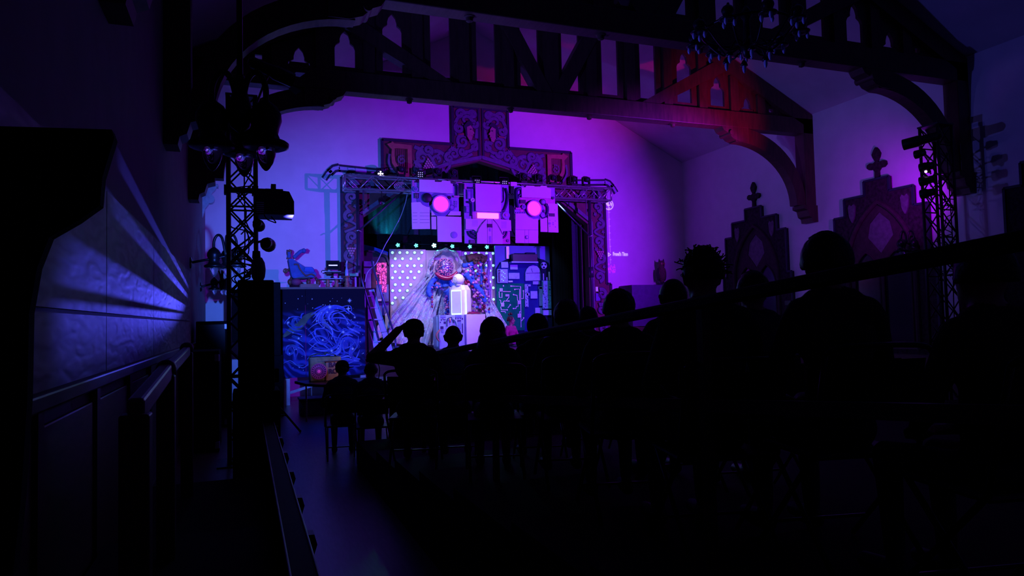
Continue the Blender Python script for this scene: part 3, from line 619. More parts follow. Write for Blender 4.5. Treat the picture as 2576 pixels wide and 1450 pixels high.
t = thing('lamp_bar', 'black pipe carrying the teal lamps above the set', 'pipe', (5.6, SB+.45, 3))
pa, pb = PY(960, 612, SB+.5), PY(1250, 620, SB+.5)
wpart('pipe', MB().cyl(pa, pb, .025), blackmet, t, True)
for q in (.05, .5, .95): c = pa.lerp(pb, q); wpart('drop_wire', MB().cyl(c, (c.x, c.y, 8.0), .008, n=6), blackmet, t)
l = bpy.data.lights.new('curtain_uplight', 'SPOT'); l.energy = 60; l.color = (.02, .60, 1.0); l.spot_size = radians(70); l.spot_blend = 1
lo = bpy.data.objects.new('curtain_uplight', l); COL.objects.link(lo); p = PY(985, 612, SB-.1); lo.location = p; lo.rotation_euler = (Vector((p.x-.1, 20.9, p.z+.8))-p).to_track_quat('-Z', 'Y').to_euler()
# ================================================================ film drape, plush creature, robot, console
def film_material():
    m = bpy.data.materials.new('iridescent_film'); m.use_nodes = True; N, L = m.node_tree.nodes, m.node_tree.links; b = N['Principled BSDF']
    tc = N.new('ShaderNodeTexCoord'); nz = N.new('ShaderNodeTexNoise'); nz.inputs['Scale'].default_value = 5; L.new(tc.outputs['Object'], nz.inputs[0])
    rp = N.new('ShaderNodeValToRGB'); L.new(nz.outputs[0], rp.inputs[0]); cr = rp.color_ramp
    cr.elements[0].color = (.74, .62, .90, 1); cr.elements[1].color = (.92, .74, .90, 1); cr.elements[0].position = .35; cr.elements[1].position = .65
    e = cr.elements.new(.5); e.color = (.66, .84, .95, 1)
    L.new(rp.outputs[0], b.inputs['Base Color']); b.inputs['Roughness'].default_value = .14; b.inputs['Metallic'].default_value = .3
    b.inputs['Coat Weight'].default_value = .6; b.inputs['Coat Roughness'].default_value = .08
    n2 = N.new('ShaderNodeTexNoise'); n2.inputs['Scale'].default_value = 17; n2.inputs['Detail'].default_value = 5; n2.inputs['Distortion'].default_value = 1.5; L.new(tc.outputs['Object'], n2.inputs[0])
    bp = N.new('ShaderNodeBump'); bp.inputs['Strength'].default_value = 1.0; bp.inputs['Distance'].default_value = .09; L.new(n2.outputs[0], bp.inputs['Height']); L.new(bp.outputs[0], b.inputs['Normal'])
    return m
film = film_material()
cx, cz = XZ(1115, 640, 20.4)
fd = thing('film_drape', 'crumpled iridescent film draped down the middle set panel and across the floor', 'drape', (cx, 20.4, SZ))
def sheet(name, top, bot, Yt, Yb, folds, amp, nu=60, nv=30, seed=0, sag=0.0):
    rr = random.Random(seed); ph = [rr.uniform(0, 6) for _ in range(6)]
    T = [XZ(x, y, Yt) for x, y in top]; B = [XZ(x, y, Yb) for x, y in bot]
    def lerp(P, u):
        k = u*(len(P)-1); i = min(int(k), len(P)-2); f = k-i; return (P[i][0]*(1-f)+P[i+1][0]*f, P[i][1]*(1-f)+P[i+1][1]*f)
    def fn(u, v):
        a, c = lerp(T, u), lerp(B, u); g = sin(u*folds*2*pi+ph[0]+v*1.5)+.6*sin(u*folds*3.3*pi+ph[1]-v*3)+.45*sin(v*17+u*9+ph[2])+.35*sin(v*31-u*23+ph[3])+.25*sin(u*41+v*13+ph[4])
        return (a[0]*(1-v)+c[0]*v, Yt*(1-v)+Yb*v+amp*g-.05, max(SZ+.01, a[1]*(1-v)+c[1]*v-sag*sin(pi*v)))
    return wpart(name, MB().grid(fn, nu, nv), film, fd, True)
sheet('left_sweep', [(1085, 678), (1095, 690), (1110, 705)], [(985, 790), (975, 850), (1040, 880)], 20.42, 19.9, 5, .045, seed=1)
sheet('left_tail', [(1075, 720), (1110, 730)], [(985, 862), (1075, 880)], 20.40, 19.8, 6, .04, seed=2)
sheet('centre_fall', [(1073, 690), (1100, 690), (1130, 690)], [(1073, 868), (1103, 870), (1135, 870)], 20.45, 20.35, 4, .02, seed=3)
sheet('right_sweep', [(1215, 755), (1235, 750)], [(1222, 800), (1290, 845)], 20.3, 20.0, 4, .03, seed=4, nu=30)
hood = catmull([PY(x, y, 20.35) for x, y in ((1075, 698), (1080, 672), (1090, 648), (1106, 632), (1126, 630), (1146, 640), (1158, 660), (1157, 678), (1146, 690))], 6)
rr = random.Random(3)
wpart('hood', MB().tube(hood, [.10+.05*sin(i*.9)+rr.uniform(-.015, .015) for i in range(len(hood))], 10, flat=.5), film, fd, True)
# plush creature
pb = mat('royal_blue_plush', (.03, .10, .55), .8, var=.4, scale=30, bump=.3); pv = mat('purple_plush', (.22, .06, .42), .85, var=.4, scale=40, bump=.3)
pk = mat('pink_pompom', (.60, .20, .45), .9, var=.3, scale=60, bump=.4); rd = mat('glossy_red_vinyl', (.26, .006, .06), .25, var=.1); br_ = mat('brown_fur', (.12, .05, .045), .9, var=.4, scale=40, bump=.4)
chrome = mat('coiled_silver_wire', (.65, .75, .85), .2, .9, var=.05)
hc = PY(1118, 673, 20.2)
pcx = thing('plush_creature', 'plush creature with a wire ball head, red lips and pompom garlands', 'costume', (hc.x, 20.2, SZ))
gl = bpy.data.materials.new('glowing_tinsel'); gl.use_nodes = True; N, L = gl.node_tree.nodes, gl.node_tree.links; b = N['Principled BSDF']; b.inputs['Roughness'].default_value = .25; b.inputs['Metallic'].default_value = .5
tc = N.new('ShaderNodeTexCoord'); nz = N.new('ShaderNodeTexNoise'); nz.inputs['Scale'].default_value = 26; nz.inputs['Detail'].default_value = 4; L.new(tc.outputs['Object'], nz.inputs[0])
rp = N.new('ShaderNodeValToRGB'); rp.color_ramp.elements[0].position = .42; rp.color_ramp.elements[1].position = .68; rp.color_ramp.elements[0].color = (.05, .03, .30, 1); rp.color_ramp.elements[1].color = (.9, .45, .75, 1); L.new(nz.outputs[0], rp.inputs[0]); L.new(rp.outputs[0], b.inputs['Base Color'])
r2 = N.new('ShaderNodeValToRGB'); r2.color_ramp.elements[0].position = .54; r2.color_ramp.elements[1].position = .64; r2.color_ramp.elements[0].color = (0, 0, 0, 1); r2.color_ramp.elements[1].color = (1, .12, .25, 1); L.new(nz.outputs[0], r2.inputs[0]); L.new(r2.outputs[0], b.inputs['Emission Color']); b.inputs['Emission Strength'].default_value = .8
bp = N.new('ShaderNodeBump'); bp.inputs['Strength'].default_value = 1; L.new(nz.outputs[0], bp.inputs['Height']); L.new(bp.outputs[0], b.inputs['Normal'])
hd = wpart('ball_head', MB().sph(hc, (.27, .25, .275), 24, 16), gl, pcx, True, label='ball head of glittering tinsel')
for k in range(7):
    a = k*.42; z = hc.z+.18-.06*k; r = sqrt(max(.01, .275**2-(z-hc.z)**2))+.015
    pts = [(hc.x+r*cos(th), hc.y+r*.95*sin(th), z+.06*cos(th+a)) for th in [2*pi*i/28 for i in range(29)]]
    wpart('wire_coil', MB().tube(pts, .008, 6, False), chrome, hd, True)
lp = catmull([PY(x, y, 19.92) for x, y in ((1095, 687), (1103, 694), (1116, 700), (1130, 700), (1142, 693), (1150, 684))], 6)
wpart('red_lips', MB().tube(lp, [.03+.042*sin(pi*i/(len(lp)-1)) for i in range(len(lp))], 12), rd, pcx, True)
def limb(name, pts, r, m, Y=20.1, r1=None):
    P = catmull([PY(x, y, Y) for x, y in pts], 5); n = len(P); r1 = r if r1 is None else r1
    return wpart(name, MB().tube(P, [(r+(r1-r)*i/(n-1))*(1+.10*sin(i*1.9)) for i in range(n)], 10), m, pcx, True)
limb('plush_arm', [(1100, 700), (1088, 708), (1080, 722), (1078, 738), (1084, 744)], .075, pb); limb('plush_arm', [(1105, 704), (1110, 715), (1104, 722), (1094, 716)], .06, pb)
limb('plush_body', [(1118, 705), (1119, 715), (1120, 722)], .11, pb); limb('plush_arm', [(1128, 705), (1136, 718), (1146, 715), (1154, 706)], .07, pb)
limb('plush_leg', [(1122, 730), (1130, 742), (1138, 755)], .10, pb); limb('plush_tail', [(1170, 688), (1182, 702), (1196, 718), (1212, 738), (1220, 760)], .11, pb, 20.15, .07)
limb('plush_tail', [(1190, 664), (1172, 668), (1164, 668)], .07, pb, 20.2); limb('fur_hood', [(1175, 652), (1190, 648), (1206, 648), (1222, 654)], .12, br_, 20.3)
limb('purple_strand', [(1226, 640), (1230, 670), (1227, 700), (1232, 730), (1229, 775)], .05, pv, 20.3); limb('blue_strand', [(1190, 672), (1190, 700), (1193, 730)], .05, pb, 20.3); limb('blue_strand', [(1208, 668), (1212, 700), (1208, 740)], .05, pb, 20.28)
limb('bead_string', [(1088, 738), (1087, 755), (1087, 772)], .018, rd, 20.1)
pom = {k: MB().sph((0, 0, 0), .04, 8, 6).mesh('pompom', m, True) for k, m in (('a', pk), ('b', pv), ('c', pb), ('d', br_), ('e', rd))}
rr = random.Random(11)
def poms(n, gen, keys, name='pompom', Y=20.15):
    for _ in range(n):
        x, y = gen(); p = PY(x, y, Y+rr.uniform(-.10, .10)); s = rr.uniform(.65, 1.35); inst(name, pom[rr.choice(keys)], pcx, p-wloc(pcx), (rr.random()*3, rr.random()*3, 0), (s, s, s*rr.uniform(.8, 1.2)))
def in_quad(a, b_, c, d):
    def g():
        u, v = rr.random(), rr.random(); return (a[0]*(1-u)*(1-v)+b_[0]*u*(1-v)+c[0]*u*v+d[0]*(1-u)*v, a[1]*(1-u)*(1-v)+b_[1]*u*(1-v)+c[1]*u*v+d[1]*(1-u)*v)
    return g
poms(125, in_quad((1178, 662), (1226, 655), (1232, 785), (1190, 785)), 'aabbbbcde'); poms(70, in_quad((1118, 742), (1140, 738), (1142, 792), (1120, 792)), 'aabbc')
poms(46, in_quad((1160, 690), (1185, 676), (1215, 740), (1195, 745)), 'aabcb'); poms(14, in_quad((1170, 700), (1180, 700), (1180, 720), (1172, 718)), 'aee')
poms(22, in_quad((1084, 712), (1112, 706), (1110, 722), (1086, 730)), 'aace'); poms(9, in_quad((1186, 650), (1220, 646), (1222, 660), (1188, 662)), 'ddd')
for i in range(6): p = PY(1087, 742+i*6, 20.1); inst('bead', pom['e' if i % 2 else 'b'], pcx, p-wloc(pcx), (0, 0, 0), (.8, .8, .9))
# robot on a console
tealg = mat('glowing_teal_edge', (.5, 1, .9), .3, emit=(.40, 1.0, .80), estr=2.2); rw = mat('robot_white', (.80, .80, .82), .4, var=.03); rblue = mat('robot_screen_blue', (.22, .48, .85), .35, var=.05, emit=(.10, .45, .9), estr=.25)
YR = 19.35
zq = zoom(1060, 620, 8.055, YR)
bx0, bz0 = zq(640, 1370); bx1, bz1 = zq(1005, 840); mid, _ = zq(808, 1000); mid2, _ = zq(885, 1000)
ctop = XZ(1150, 793, YR)[1]
rb = thing('robot', 'white box robot with a ball head and glowing teal edges on the console', 'robot', ((bx0+bx1)/2, YR+.1, ctop))
plan = [(bx0, YR+.16), (mid, YR-.06), (mid2, YR-.06), (bx1, YR+.04), (bx1, YR+.34), (bx0, YR+.36)]
wpart('body', MB().plate(plan, ctop, bz1-.06, (), 'z'), rw, rb)
cxm = (bx0+bx1)/2; cym = YR+.15
vs = [(x, y, bz1-.06) for x, y in plan]+[(cxm+(x-cxm)*.72, cym+(y-cym)*.72, bz1+.08) for x, y in plan]; n = len(plan)
wpart('shoulder_cap', MB().add(vs, [tuple(range(n))]+[(i, (i+1) % n, n+(i+1) % n, n+i) for i in range(n)]+[tuple(n+i for i in reversed(range(n)))]), rw, rb)
def face_pt(u, z, off=-.008):   # along the angled left face
    a = Vector(plan[0]); b_ = Vector(plan[1]); p = a.lerp(b_, u); nn = Vector((b_.y-a.y, -(b_.x-a.x))).normalized(); p = p-nn*off*(1 if nn.y > 0 else -1); return (p.x, p.y, z)
zA, zB = ctop+.03, bz1-.08
wpart('screen_face', MB().add([face_pt(.12, zA+.05), face_pt(.86, zA+.05), face_pt(.86, zB-.05), face_pt(.12, zB-.05)], [(0, 1, 2, 3)]), rblue, rb)
e = MB()
for a, c in ((face_pt(.04, zA, -.01), face_pt(.04, zB, -.01)), (face_pt(.95, zA, -.01), face_pt(.95, zB, -.01)), (face_pt(.04, zA, -.01), face_pt(.95, zA, -.01)), (face_pt(.04, zB, -.01), face_pt(.95, zB, -.01))): e.bar(a, c, .032, .02, (0, 1, 0))
wpart('glow_frame', e, tealg, rb)
e = MB(); e.bar((mid2+.005, YR-.07, zA), (mid2+.005, YR-.07, zB), .03, .02, (0, 1, 0)); wpart('glow_strip', e, tealg, rb)
zc_ = zq(730, 1010)[1]; e = MB(); e.add([face_pt(.36, zc_-.10, -.016), face_pt(.66, zc_-.10, -.016), face_pt(.66, zc_+.10, -.016), face_pt(.36, zc_+.10, -.016)], [(0, 1, 2, 3)]); wpart('lit_window', e, mat('lit_white_window', (.9, 1, .95), .3, emit=(.75, 1, .9), estr=2.0), rb)
hx, hz = zq(770, 672); hr = abs(zq(885, 672)[0]-zq(655, 672)[0])/2
hd = wpart('ball_head', MB().sph((hx, YR+.1, hz), hr, 24, 16), rw, rb, True)
d = Vector((-.80, -.55, -.05)).normalized(); c = Vector((hx, YR+.1, hz))
wpart('face_ring', MB().lathe([(hr*.50, hr*.80), (hr*.50, hr*.93), (hr*.40, hr*.95), (hr*.40, hr*.80)], 20, c, d), rw, hd, 40); wpart('face_disc', MB().lathe([(hr*.40, hr*.80), (hr*.40, hr*.90), (0, hr*.90)], 20, c, d), mat('teal_face', (.1, .8, .75), .3, emit=(.05, .9, .75), estr=.7), hd, 40)
wpart('neck', MB().cyl((hx, YR+.1, bz1+.06), (hx, YR+.1, hz-hr*.8), .10), rw, rb, True)
# console + plinth
cs = mat('console_pale_blue', (.34, .48, .66), .45, var=.08, scale=6)
zk = zoom(1080, 780, 9.908, 19.15)
x0, _ = zk(195, 300); x1, _ = zk(870, 300); xf0, _ = zk(235, 300)
co = thing('console_box', 'pale blue control console with printed symbols under the robot', 'console', ((x0+x1)/2, 19.3, SZ))
wpart('cabinet', MB().bx(xf0, x1, 19.12, 19.62, SZ, ctop), cs, co, bevel=.008)
wpart('side_wing', MB().bx(x0, xf0, 19.25, 19.6, SZ+.06, ctop-.04), cs, co)
ib = mat('indigo_ink', (.02, .02, .10), .5)
for r in ((280, 225, 300, 275), (322, 210, 340, 250), (350, 235, 400, 255), (255, 300, 280, 325), (350, 290, 405, 345), (800, 200, 830, 240), (690, 255, 780, 290), (640, 180, 660, 240), (700, 205, 720, 235), (755, 200, 775, 230), (270, 410, 345, 480), (805, 340, 830, 580)):
    x_0, x_1, z_0, z_1 = zrect(zk, *r); wpart('printed_symbol', MB().bx(x_0, x_1, 19.112, 19.12, z_0, z_1), ib, co)
for r in ((270, 130, 400, 190), (640, 130, 790, 190), (705, 295, 780, 460), (290, 490, 350, 560)): x_0, x_1, z_0, z_1 = zrect(zk, *r); wpart('inset_panel', MB().bx(x_0, x_1, 19.108, 19.12, z_0, z_1), mat('inset_blue', (.18, .26, .48), .5), co)
wpart('orange_tube', MB().tube([(zk(505, 215)[0], 19.10, zk(505, 215)[1]), (zk(505, 320)[0], 19.10, zk(505, 320)[1])], .02, 8), mat('orange_tube', (.75, .30, .20), .4), co, True)
hose = catmull([Vector((zk(a, c)[0], 19.09, zk(a, c)[1])) for a, c in ((430, 420), (430, 260), (470, 205), (540, 190), (580, 240), (590, 330))], 5); wpart('hose', MB().tube(hose, .012, 8), ib, co, True)
hose = catmull([Vector((zk(a, c)[0], 19.09, zk(a, c)[1])) for a, c in ((560, 180), (570, 230), (620, 250), (660, 320), (680, 400))], 5); wpart('hose', MB().tube(hose, .018, 8), cs, co, True)
oc = catmull([Vector((zk(a, c)[0], 19.0, zk(a, c)[1])) for a, c in ((235, 490), (175, 560), (140, 640), (170, 730), (215, 780))], 6)
wpart('orange_strap', MB().tube(oc, [.02, *[.055]*(len(oc)-2), .02], 8, flat=.4), mat('salmon_strap', (.80, .30, .22), .45), co, True)
xw0, _ = zk(890, 300); xw1, zt = zk(1385, 105)
pl = thing('white_plinth', 'plain white plinth beside the console', 'plinth', ((xw0+xw1)/2, 19.3, SZ))
wpart('box', MB().bx(xw0+.03, xw1, 19.12, 19.75, SZ, zk(1100, 112)[1]), white_card, pl, bevel=.006); wpart('edge_strip', MB().bx(xw0, xw0+.03, 19.14, 19.75, SZ, zk(900, 118)[1]), navy_card, pl)
cl = thing('red_claw', 'red toothed claw lying on the white plinth', 'prop', (zk(1150, 100)[0], 19.3, zk(1100, 112)[1]))
p0, p1 = zk(980, 85), zk(1300, 85); zt = zk(1100, 112)[1]
wpart('jaw', MB().tube([(p0[0], 19.3, zt+.03), (p0[0]+.15, 19.3, zt+.045), (p1[0], 19.3, zt+.03)], [.02, .035, .015], 8), rd, cl, True)
for i in range(7): x = p0[0]+.03+i*.03; wpart('tooth', MB().lathe([(.012, 0), (0, .05)], 6, (x, 19.28, zt+.06)), rd, cl)
# hanging white cable
cb_ = [PY(x, y, 18.2) for x, y in ((1025, 485), (1020, 510), (1008, 545), (995, 570), (985, 590), (970, 615), (958, 640), (945, 665), (925, 685), (918, 710))]
t = thing('white_cable', 'white cable hanging from the truss to the stair', 'cable', cb_[-1]); wpart('cord', MB().tube(catmull(cb_, 4), .012, 6), mat('white_cable', (.6, .58, .7), .5), t, True)
# ================================================================ goal-post truss
TY = 17.8
tr = thing('lighting_truss', 'silver box truss on two posts spanning the stage front', 'truss', (6.1, TY, SZ))
tx0, tx1, tz0, tz1 = 2.34, 9.86, 5.17, 5.52
k = 0
for y in (TY-.15, TY+.15):
    for z in (tz0, tz1): wpart('chord', MB().cyl((tx0, y, z), (tx1, y, z), .026, n=10), alu, tr, True)
n = 22; st = (tx1-tx0)/n
for y in (TY-.15, TY+.15):
    for i in range(n):
        a = (tx0+i*st, y, tz0 if i % 2 else tz1); b_ = (tx0+(i+1)*st, y, tz1 if i % 2 else tz0); wpart('lattice', MB().cyl(a, b_, .012, n=6), alu, tr, True)
for z in (tz0, tz1):
    for i in range(0, n, 2): wpart('lattice', MB().cyl((tx0+i*st, TY-.15, z), (tx0+(i+1)*st, TY+.15, z), .010, n=6), alu, tr, True)
for x in (tx0, tx1):
    for y in (TY-.15, TY+.15): wpart('end_post', MB().cyl((x, y, tz0), (x, y, tz1), .026, n=10), alu, tr, True)
    for z in (tz0, tz1): wpart('end_rail', MB().cyl((x, TY-.15, z), (x, TY+.15, z), .024, n=10), alu, tr, True)
psm = mat('dark_violet_post', (.06, .055, .09), .4, .5)
for s, (pxt, pyb) in ((-1, (902, 893)), (1, (1488, 880))):
    x = PY(pxt, 700, TY).x
    wpart('post', MB().cyl((x, TY, SZ), (x, TY, tz0), .045, n=12), psm, tr, True); wpart('post_sleeve', MB().cyl((x, TY, 2.95), (x, TY, 3.25), .07, n=12), psm, tr, True)
    wpart('base_plate', MB().bx(x-.22, x+.22, TY-.22, TY+.22, SZ, SZ+.02), psm, tr); wpart('knee_brace', MB().cyl((x, TY, 4.12), (x-s*1.15, TY, tz0), .022, n=8), psm, tr, True)
    wpart('clamp', MB().tube([(x-.09, TY-.07, 4.1), (x, TY-.09, 4.14), (x+.09, TY-.07, 4.1)], .015, 6), alu, tr, True)
    wpart('end_sheet', MB().bx(x-s*.12-.02, x-s*.12+.02, TY-.18, TY-.16, 4.62, 5.15) if s < 0 else MB().bx(x-.2, x-.18, TY-.18, TY-.16, 4.7, 5.15), psm, tr)
co_ = PY(1015, 468, TY-.17); e = MB()
for i in range(5): r = .12-.01*i; e.tube([(co_.x+.25*cos(a)+.04*i, TY-.20-.01*i, co_.z-.02+r*sin(a)) for a in [2*pi*j/18 for j in range(19)]], .008, 5, False)
wpart('cable_coil', e, alu, tr, True)
# lamps on the truss
def moving_head(label, x, z, aimz=0):
    t = thing('moving_head_lamp', label, 'stage lamp', (x, TY-.05, z), group='lamps on the truss')
    part('base', MB().bx(-.10, .10, -.09, .09, 0, .07), blackmet, t, bevel=.015)
    [part('yoke_arm', MB().bx(q_-.0175, q_+.0175, -.05, .05, .07, .27), blackmet, t, bevel=.01) for q_ in (-.1025, .1025)]
    part('head', MB().lathe([(.03, -.13), (.075, -.10), (.085, .0), (.08, .10), (.07, .12), (.06, .12), (.055, .10), (0, .10)], 16, (0, 0, .22), (.1, -1, -.35)), blackmet, t, 40)
    part('lens', MB().lathe([(.055, .105), (.03, .118), (0, .122)], 14, (0, 0, .22), (.1, -1, -.35)), mat('dark_lens', (.03, .03, .06), .05), t, True); return t
dull = mat('white_led_dots', (.7, .7, .8), .3, emit=(.55, .5, 1.0), estr=.8); bw = mat('bright_white_leds', (.9, .9, 1), .3, emit=(.75, .65, 1), estr=6)
P = lambda x, y: PY(x, y, TY-.1)
p = P(957, 438); t = led_par('lit led lamp with white leds at the left end of the truss', (p.x, TY-.12, p.z), (2.2, 8, 1.5), .085, bw, 'lamps on the truss', 5)
wpart('mounting_box', MB().bx(p.x-.14, p.x+.12, TY-.06, TY+.16, tz1+.02, p.z+.06), blackmet, t)
for i, (x, y, w_) in enumerate(((1055, 442, 'beside the left lyre'), (1197, 461, 'left of the middle square panel'), (1266, 464, 'right of the middle square panel'))):
    p = P(x, y); led_par('led lamp with nine white dots %s' % w_, (p.x, TY-.22, p.z), (p.x-.6, 12, 3.4), .10, dull, 'lamps on the truss', 9)
for x, w_ in ((1010, 'moving head lamp standing on the truss in front of the left lyre'), (1102, 'moving head lamp on the truss above the left pink disc'), (1142, 'moving head lamp on the truss between left and middle props'), (1318, 'moving head lamp on the truss above the right pink disc'), (1356, 'moving head lamp on the truss right of the right pink disc'), (1392, 'moving head lamp on the truss below the right lyre'), (1444, 'moving head lamp on the truss, second from its right end'), (1476, 'moving head lamp on the truss, nearest its right end')):
    moving_head(w_, P(x, 460).x, tz1+.026)
t = thing('hanging_fixture', 'small dark lamp hanging under the left of the truss', 'stage lamp', (P(962, 500).x, TY, 4.95), group='lamps on the truss')
part('hook', MB().tube([(0, 0, .22), (0, 0, .05)], .012, 6), blackmet, t); part('head', MB().lathe([(.03, -.1), (.08, -.08), (.09, .06), (.075, .08), (0, .05)], 14, (0, 0, -.03), (0, -1, -.5)), blackmet, t, 40)
# ================================================================ hung machine-face props
HY = 17.42
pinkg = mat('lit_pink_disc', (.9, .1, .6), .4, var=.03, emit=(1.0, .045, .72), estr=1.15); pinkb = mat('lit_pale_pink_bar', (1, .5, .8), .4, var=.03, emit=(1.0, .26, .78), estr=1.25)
darkb = mat('dark_blue_hose', (.015, .02, .10), .4)
class Prop:
    def __init__(s, name, label, fn, c): s.z = fn; a = fn(*c); s.t = thing(name, label, 'machine prop', (a[0], HY, a[1]), group='hung machine-face props')
    def poly(s, n, pts, m, d, th=.03, **k): return wpart(n, MB().plate([s.z(*p) for p in pts], HY-d-th, HY-d), m, s.t, **k)
    def rect(s, n, r, m, d, th=.03, **k): x0, x1, z0, z1 = zrect(s.z, *r); return wpart(n, MB().bx(x0, x1, HY-d-th, HY-d, z0, z1), m, s.t, **k)
    def disc(s, n, c, r, m, d, th=.04, inner=0, **k):
        p = s.z(*c); q = s.z(c[0]+r, c[1]); R = abs(q[0]-p[0]); prof = [(R, 0), (R, th*.8), (R*.92, th), (0, th)] if not inner else [(R, 0), (R, th), (R*inner, th), (R*inner, 0)]
        return wpart(n, MB().lathe(prof, 28, (p[0], HY-d, p[1]), (0, -1, 0)), m, s.t, 40, **k)
    def hose(s, pts, r, m, d, n='hose'): return wpart(n, MB().tube([(v.x, HY-d, v.y) for v in catmull([Vector(s.z(*p)) for p in pts], 5)], r, 8), m, s.t, True)
    def line(s, pts, w_, d, n='groove', m=None): return wpart(n, MB().ribbon([s.z(*p) for p in pts], w_, HY-d-.004, HY-d), m or darkb, s.t)
    def hang(s, xs, y):
        for x in xs:
            p = s.z(x, y); wpart('hanger', MB().bar((p[0], HY-.01, p[1]), (p[0], TY-.13, tz1), .03, .02, (1, 0, 0)), blackmet, s.t)
A = Prop('hung_machine_panel', 'left hung machine panel with a large pink disc', zoom(1020, 440, 8.055, HY-.05), (600, 1365))
A.rect('backing', (130, 150, 1085, 760), lilac_card, -.02, .04); A.disc('blue_skirt', (710, 600), 245, navy_card, .02, .02); A.disc('blue_skirt', (400, 500), 165, navy_card, .02, .02)
A.poly('top_panel', ((275, 100), (585, 110), (595, 148), (722, 150), (738, 118), (905, 132), (910, 185), (955, 190), (955, 385), (275, 345)), white_card, .05)
A.disc('black_disc', (435, 470), 95, black_card, .05); o = A.disc('disc_rim', (710, 600), 178, mat('pale_pink_rim', (.75, .5, .75), .4), .05, .07, inner=.86); A.disc('lit_disc', (710, 600), 152, pinkg, .055, .03)
A.poly('lower_left_panel', ((115, 565), (295, 555), (340, 612), (420, 652), (485, 660), (495, 1100), (130, 1105)), white_card, .05)
for y in (775, 840, 912, 975): A.line(((140, y), (235, y-3)), .006, .08); A.line(((285, y), (480, y)), .006, .08)
A.poly('sliver_panel', ((525, 720), (605, 825), (525, 828)), white_card, .04); A.rect('mid_panel', (525, 850, 620, 1105), white_card, .04)
A.poly('collar_panel', ((850, 825), (910, 745), (1115, 745), (1115, 825)), white_card, .04); A.rect('lower_right_panel', (640, 850, 1128, 1365), white_card, .06)
A.disc('lilac_cap', (975, 1225), 66, lilac_card, .09, .02); A.disc('knob', (205, 290), 52, lilac_card, .03); A.disc('knob', (205, 290), 30, navy_card, .06, .03); A.disc('knob', (890, 460), 32, black_card, .03); A.disc('knob', (935, 665), 56, navy_card, .03); A.disc('knob', (935, 665), 36, lilac_card, .06, .03)
o = A.rect('led_block', (185, 370, 265, 475), black_card, .03)
for i in range(6): p = A.z(205+(i % 2)*32, 395+(i//2)*30); wpart('led', MB().sph((p[0], HY-.062, p[1]), .012, 8, 6), white_card, o, True)
for i in range(8): A.rect('button', (1000+(i % 2)*30, 530+(i//2)*35, 1018+(i % 2)*30, 552+(i//2)*35), lilac_card, .03)
A.hose(((960, 205), (1020, 205), (1045, 250), (1045, 425)), .035, darkb, .05); A.rect('hose_clip', (975, 425, 1085, 460), mat('rose_clip', (.6, .25, .5), .5), .04, .04); A.rect('clip', (135, 110, 175, 235), mat('rose_clip', (.6, .25, .5), .5), .03); A.rect('ladder_rung', (185, 130, 265, 155), black_card, .03); A.hang((300, 900), 140)
Bp = Prop('hung_machine_panel', 'middle hung machine panel with a square plate and a pale pink light bar', zoom(1150, 440, 8.056, HY-.05), (640, 1400))
Bp.rect('backing', (150, 180, 1060, 1395), lilac_card, -.02, .04); Bp.rect('blue_strip', (295, 290, 365, 880), navy_card, .02, .01); Bp.rect('square_plate', (365, 195, 880, 745), white_card, .06)
Bp.rect('light_bar', (405, 780, 830, 885), pinkb, .06, .03); Bp.rect('bar_housing', (310, 760, 880, 900), mat('rose_housing', (.65, .25, .55), .5), .03, .025)
Bp.poly('left_band', ((165, 895), (560, 905), (470, 1020), (400, 1180), (375, 1150), (330, 1115), (165, 1110)), white_card, .06); Bp.poly('right_band', ((720, 905), (1078, 925), (1088, 1140), (930, 1145), (905, 1210), (840, 1080)), white_card, .06)
Bp.poly('dome_plate', ((575, 912), (710, 912), (770, 985), (840, 1090), (905, 1215), (905, 1410), (390, 1400), (392, 1180), (430, 1090), (500, 990)), white_card, .08)
Bp.line(((575, 905), (480, 1010), (420, 1100), (395, 1180)), .014, .12); Bp.line(((710, 905), (790, 1000), (850, 1100), (905, 1210)), .014, .12)
o = Bp.rect('chip_window', (600, 1005, 692, 1075), black_card, .11); Bp.rect('slot', (630, 1090, 665, 1155), lilac_card, .11, .006); Bp.rect('slot', (630, 1250, 675, 1390), lilac_card, .11, .006)
for x in (600, 690): Bp.line(((x, 915), (x, 1395)), .004, .112)
for i in range(6): Bp.rect('vent_slat', (290, 930+i*22, 410, 936+i*22), lilac_card, .09, .004); Bp.rect('vent_slat', (885, 955+i*24, 990, 962+i*24), lilac_card, .09, .004)
Bp.disc('wheel', (985, 825), 78, lilac_card, .04, .05); Bp.disc('wheel_hub', (985, 820), 30, mat('rose_clip', (.6, .25, .5), .5), .09, .02); Bp.disc('wheel_back', (940, 820), 75, navy_card, .03, .03)
o = Bp.disc('gauge', (310, 515), 44, white_card, .04); Bp.line(((295, 530), (330, 500)), .01, .085, 'gauge_needle'); Bp.rect('side_box', (200, 300, 275, 490), navy_card, .03); Bp.rect('side_box_inset', (215, 345, 262, 480), lilac_card, .06, .01); Bp.rect('side_box', (170, 635, 248, 770), navy_card, .03); Bp.rect('side_box_inset', (185, 650, 232, 755), lilac_card, .06, .01)
Bp.hose(((195, 262), (270, 265), (360, 262)), .025, darkb, .04); Bp.hose(((205, 550), (260, 560), (288, 600), (290, 835)), .028, darkb, .05); Bp.hose(((985, 275), (1020, 400), (1012, 540), (985, 640), (945, 725), (890, 732)), .034, darkb, .05); Bp.hose(((940, 255), (945, 400), (945, 510), (925, 550), (888, 562)), .015, darkb, .04)
for r_, o_ in ((150, 0), (85, 1)): Bp.hose([(375+r_*cos(a)*1.0, 1125+r_*sin(a)) for a in [pi-.1-i*(pi/2)/5 for i in range(6)]], .035, darkb, .04)
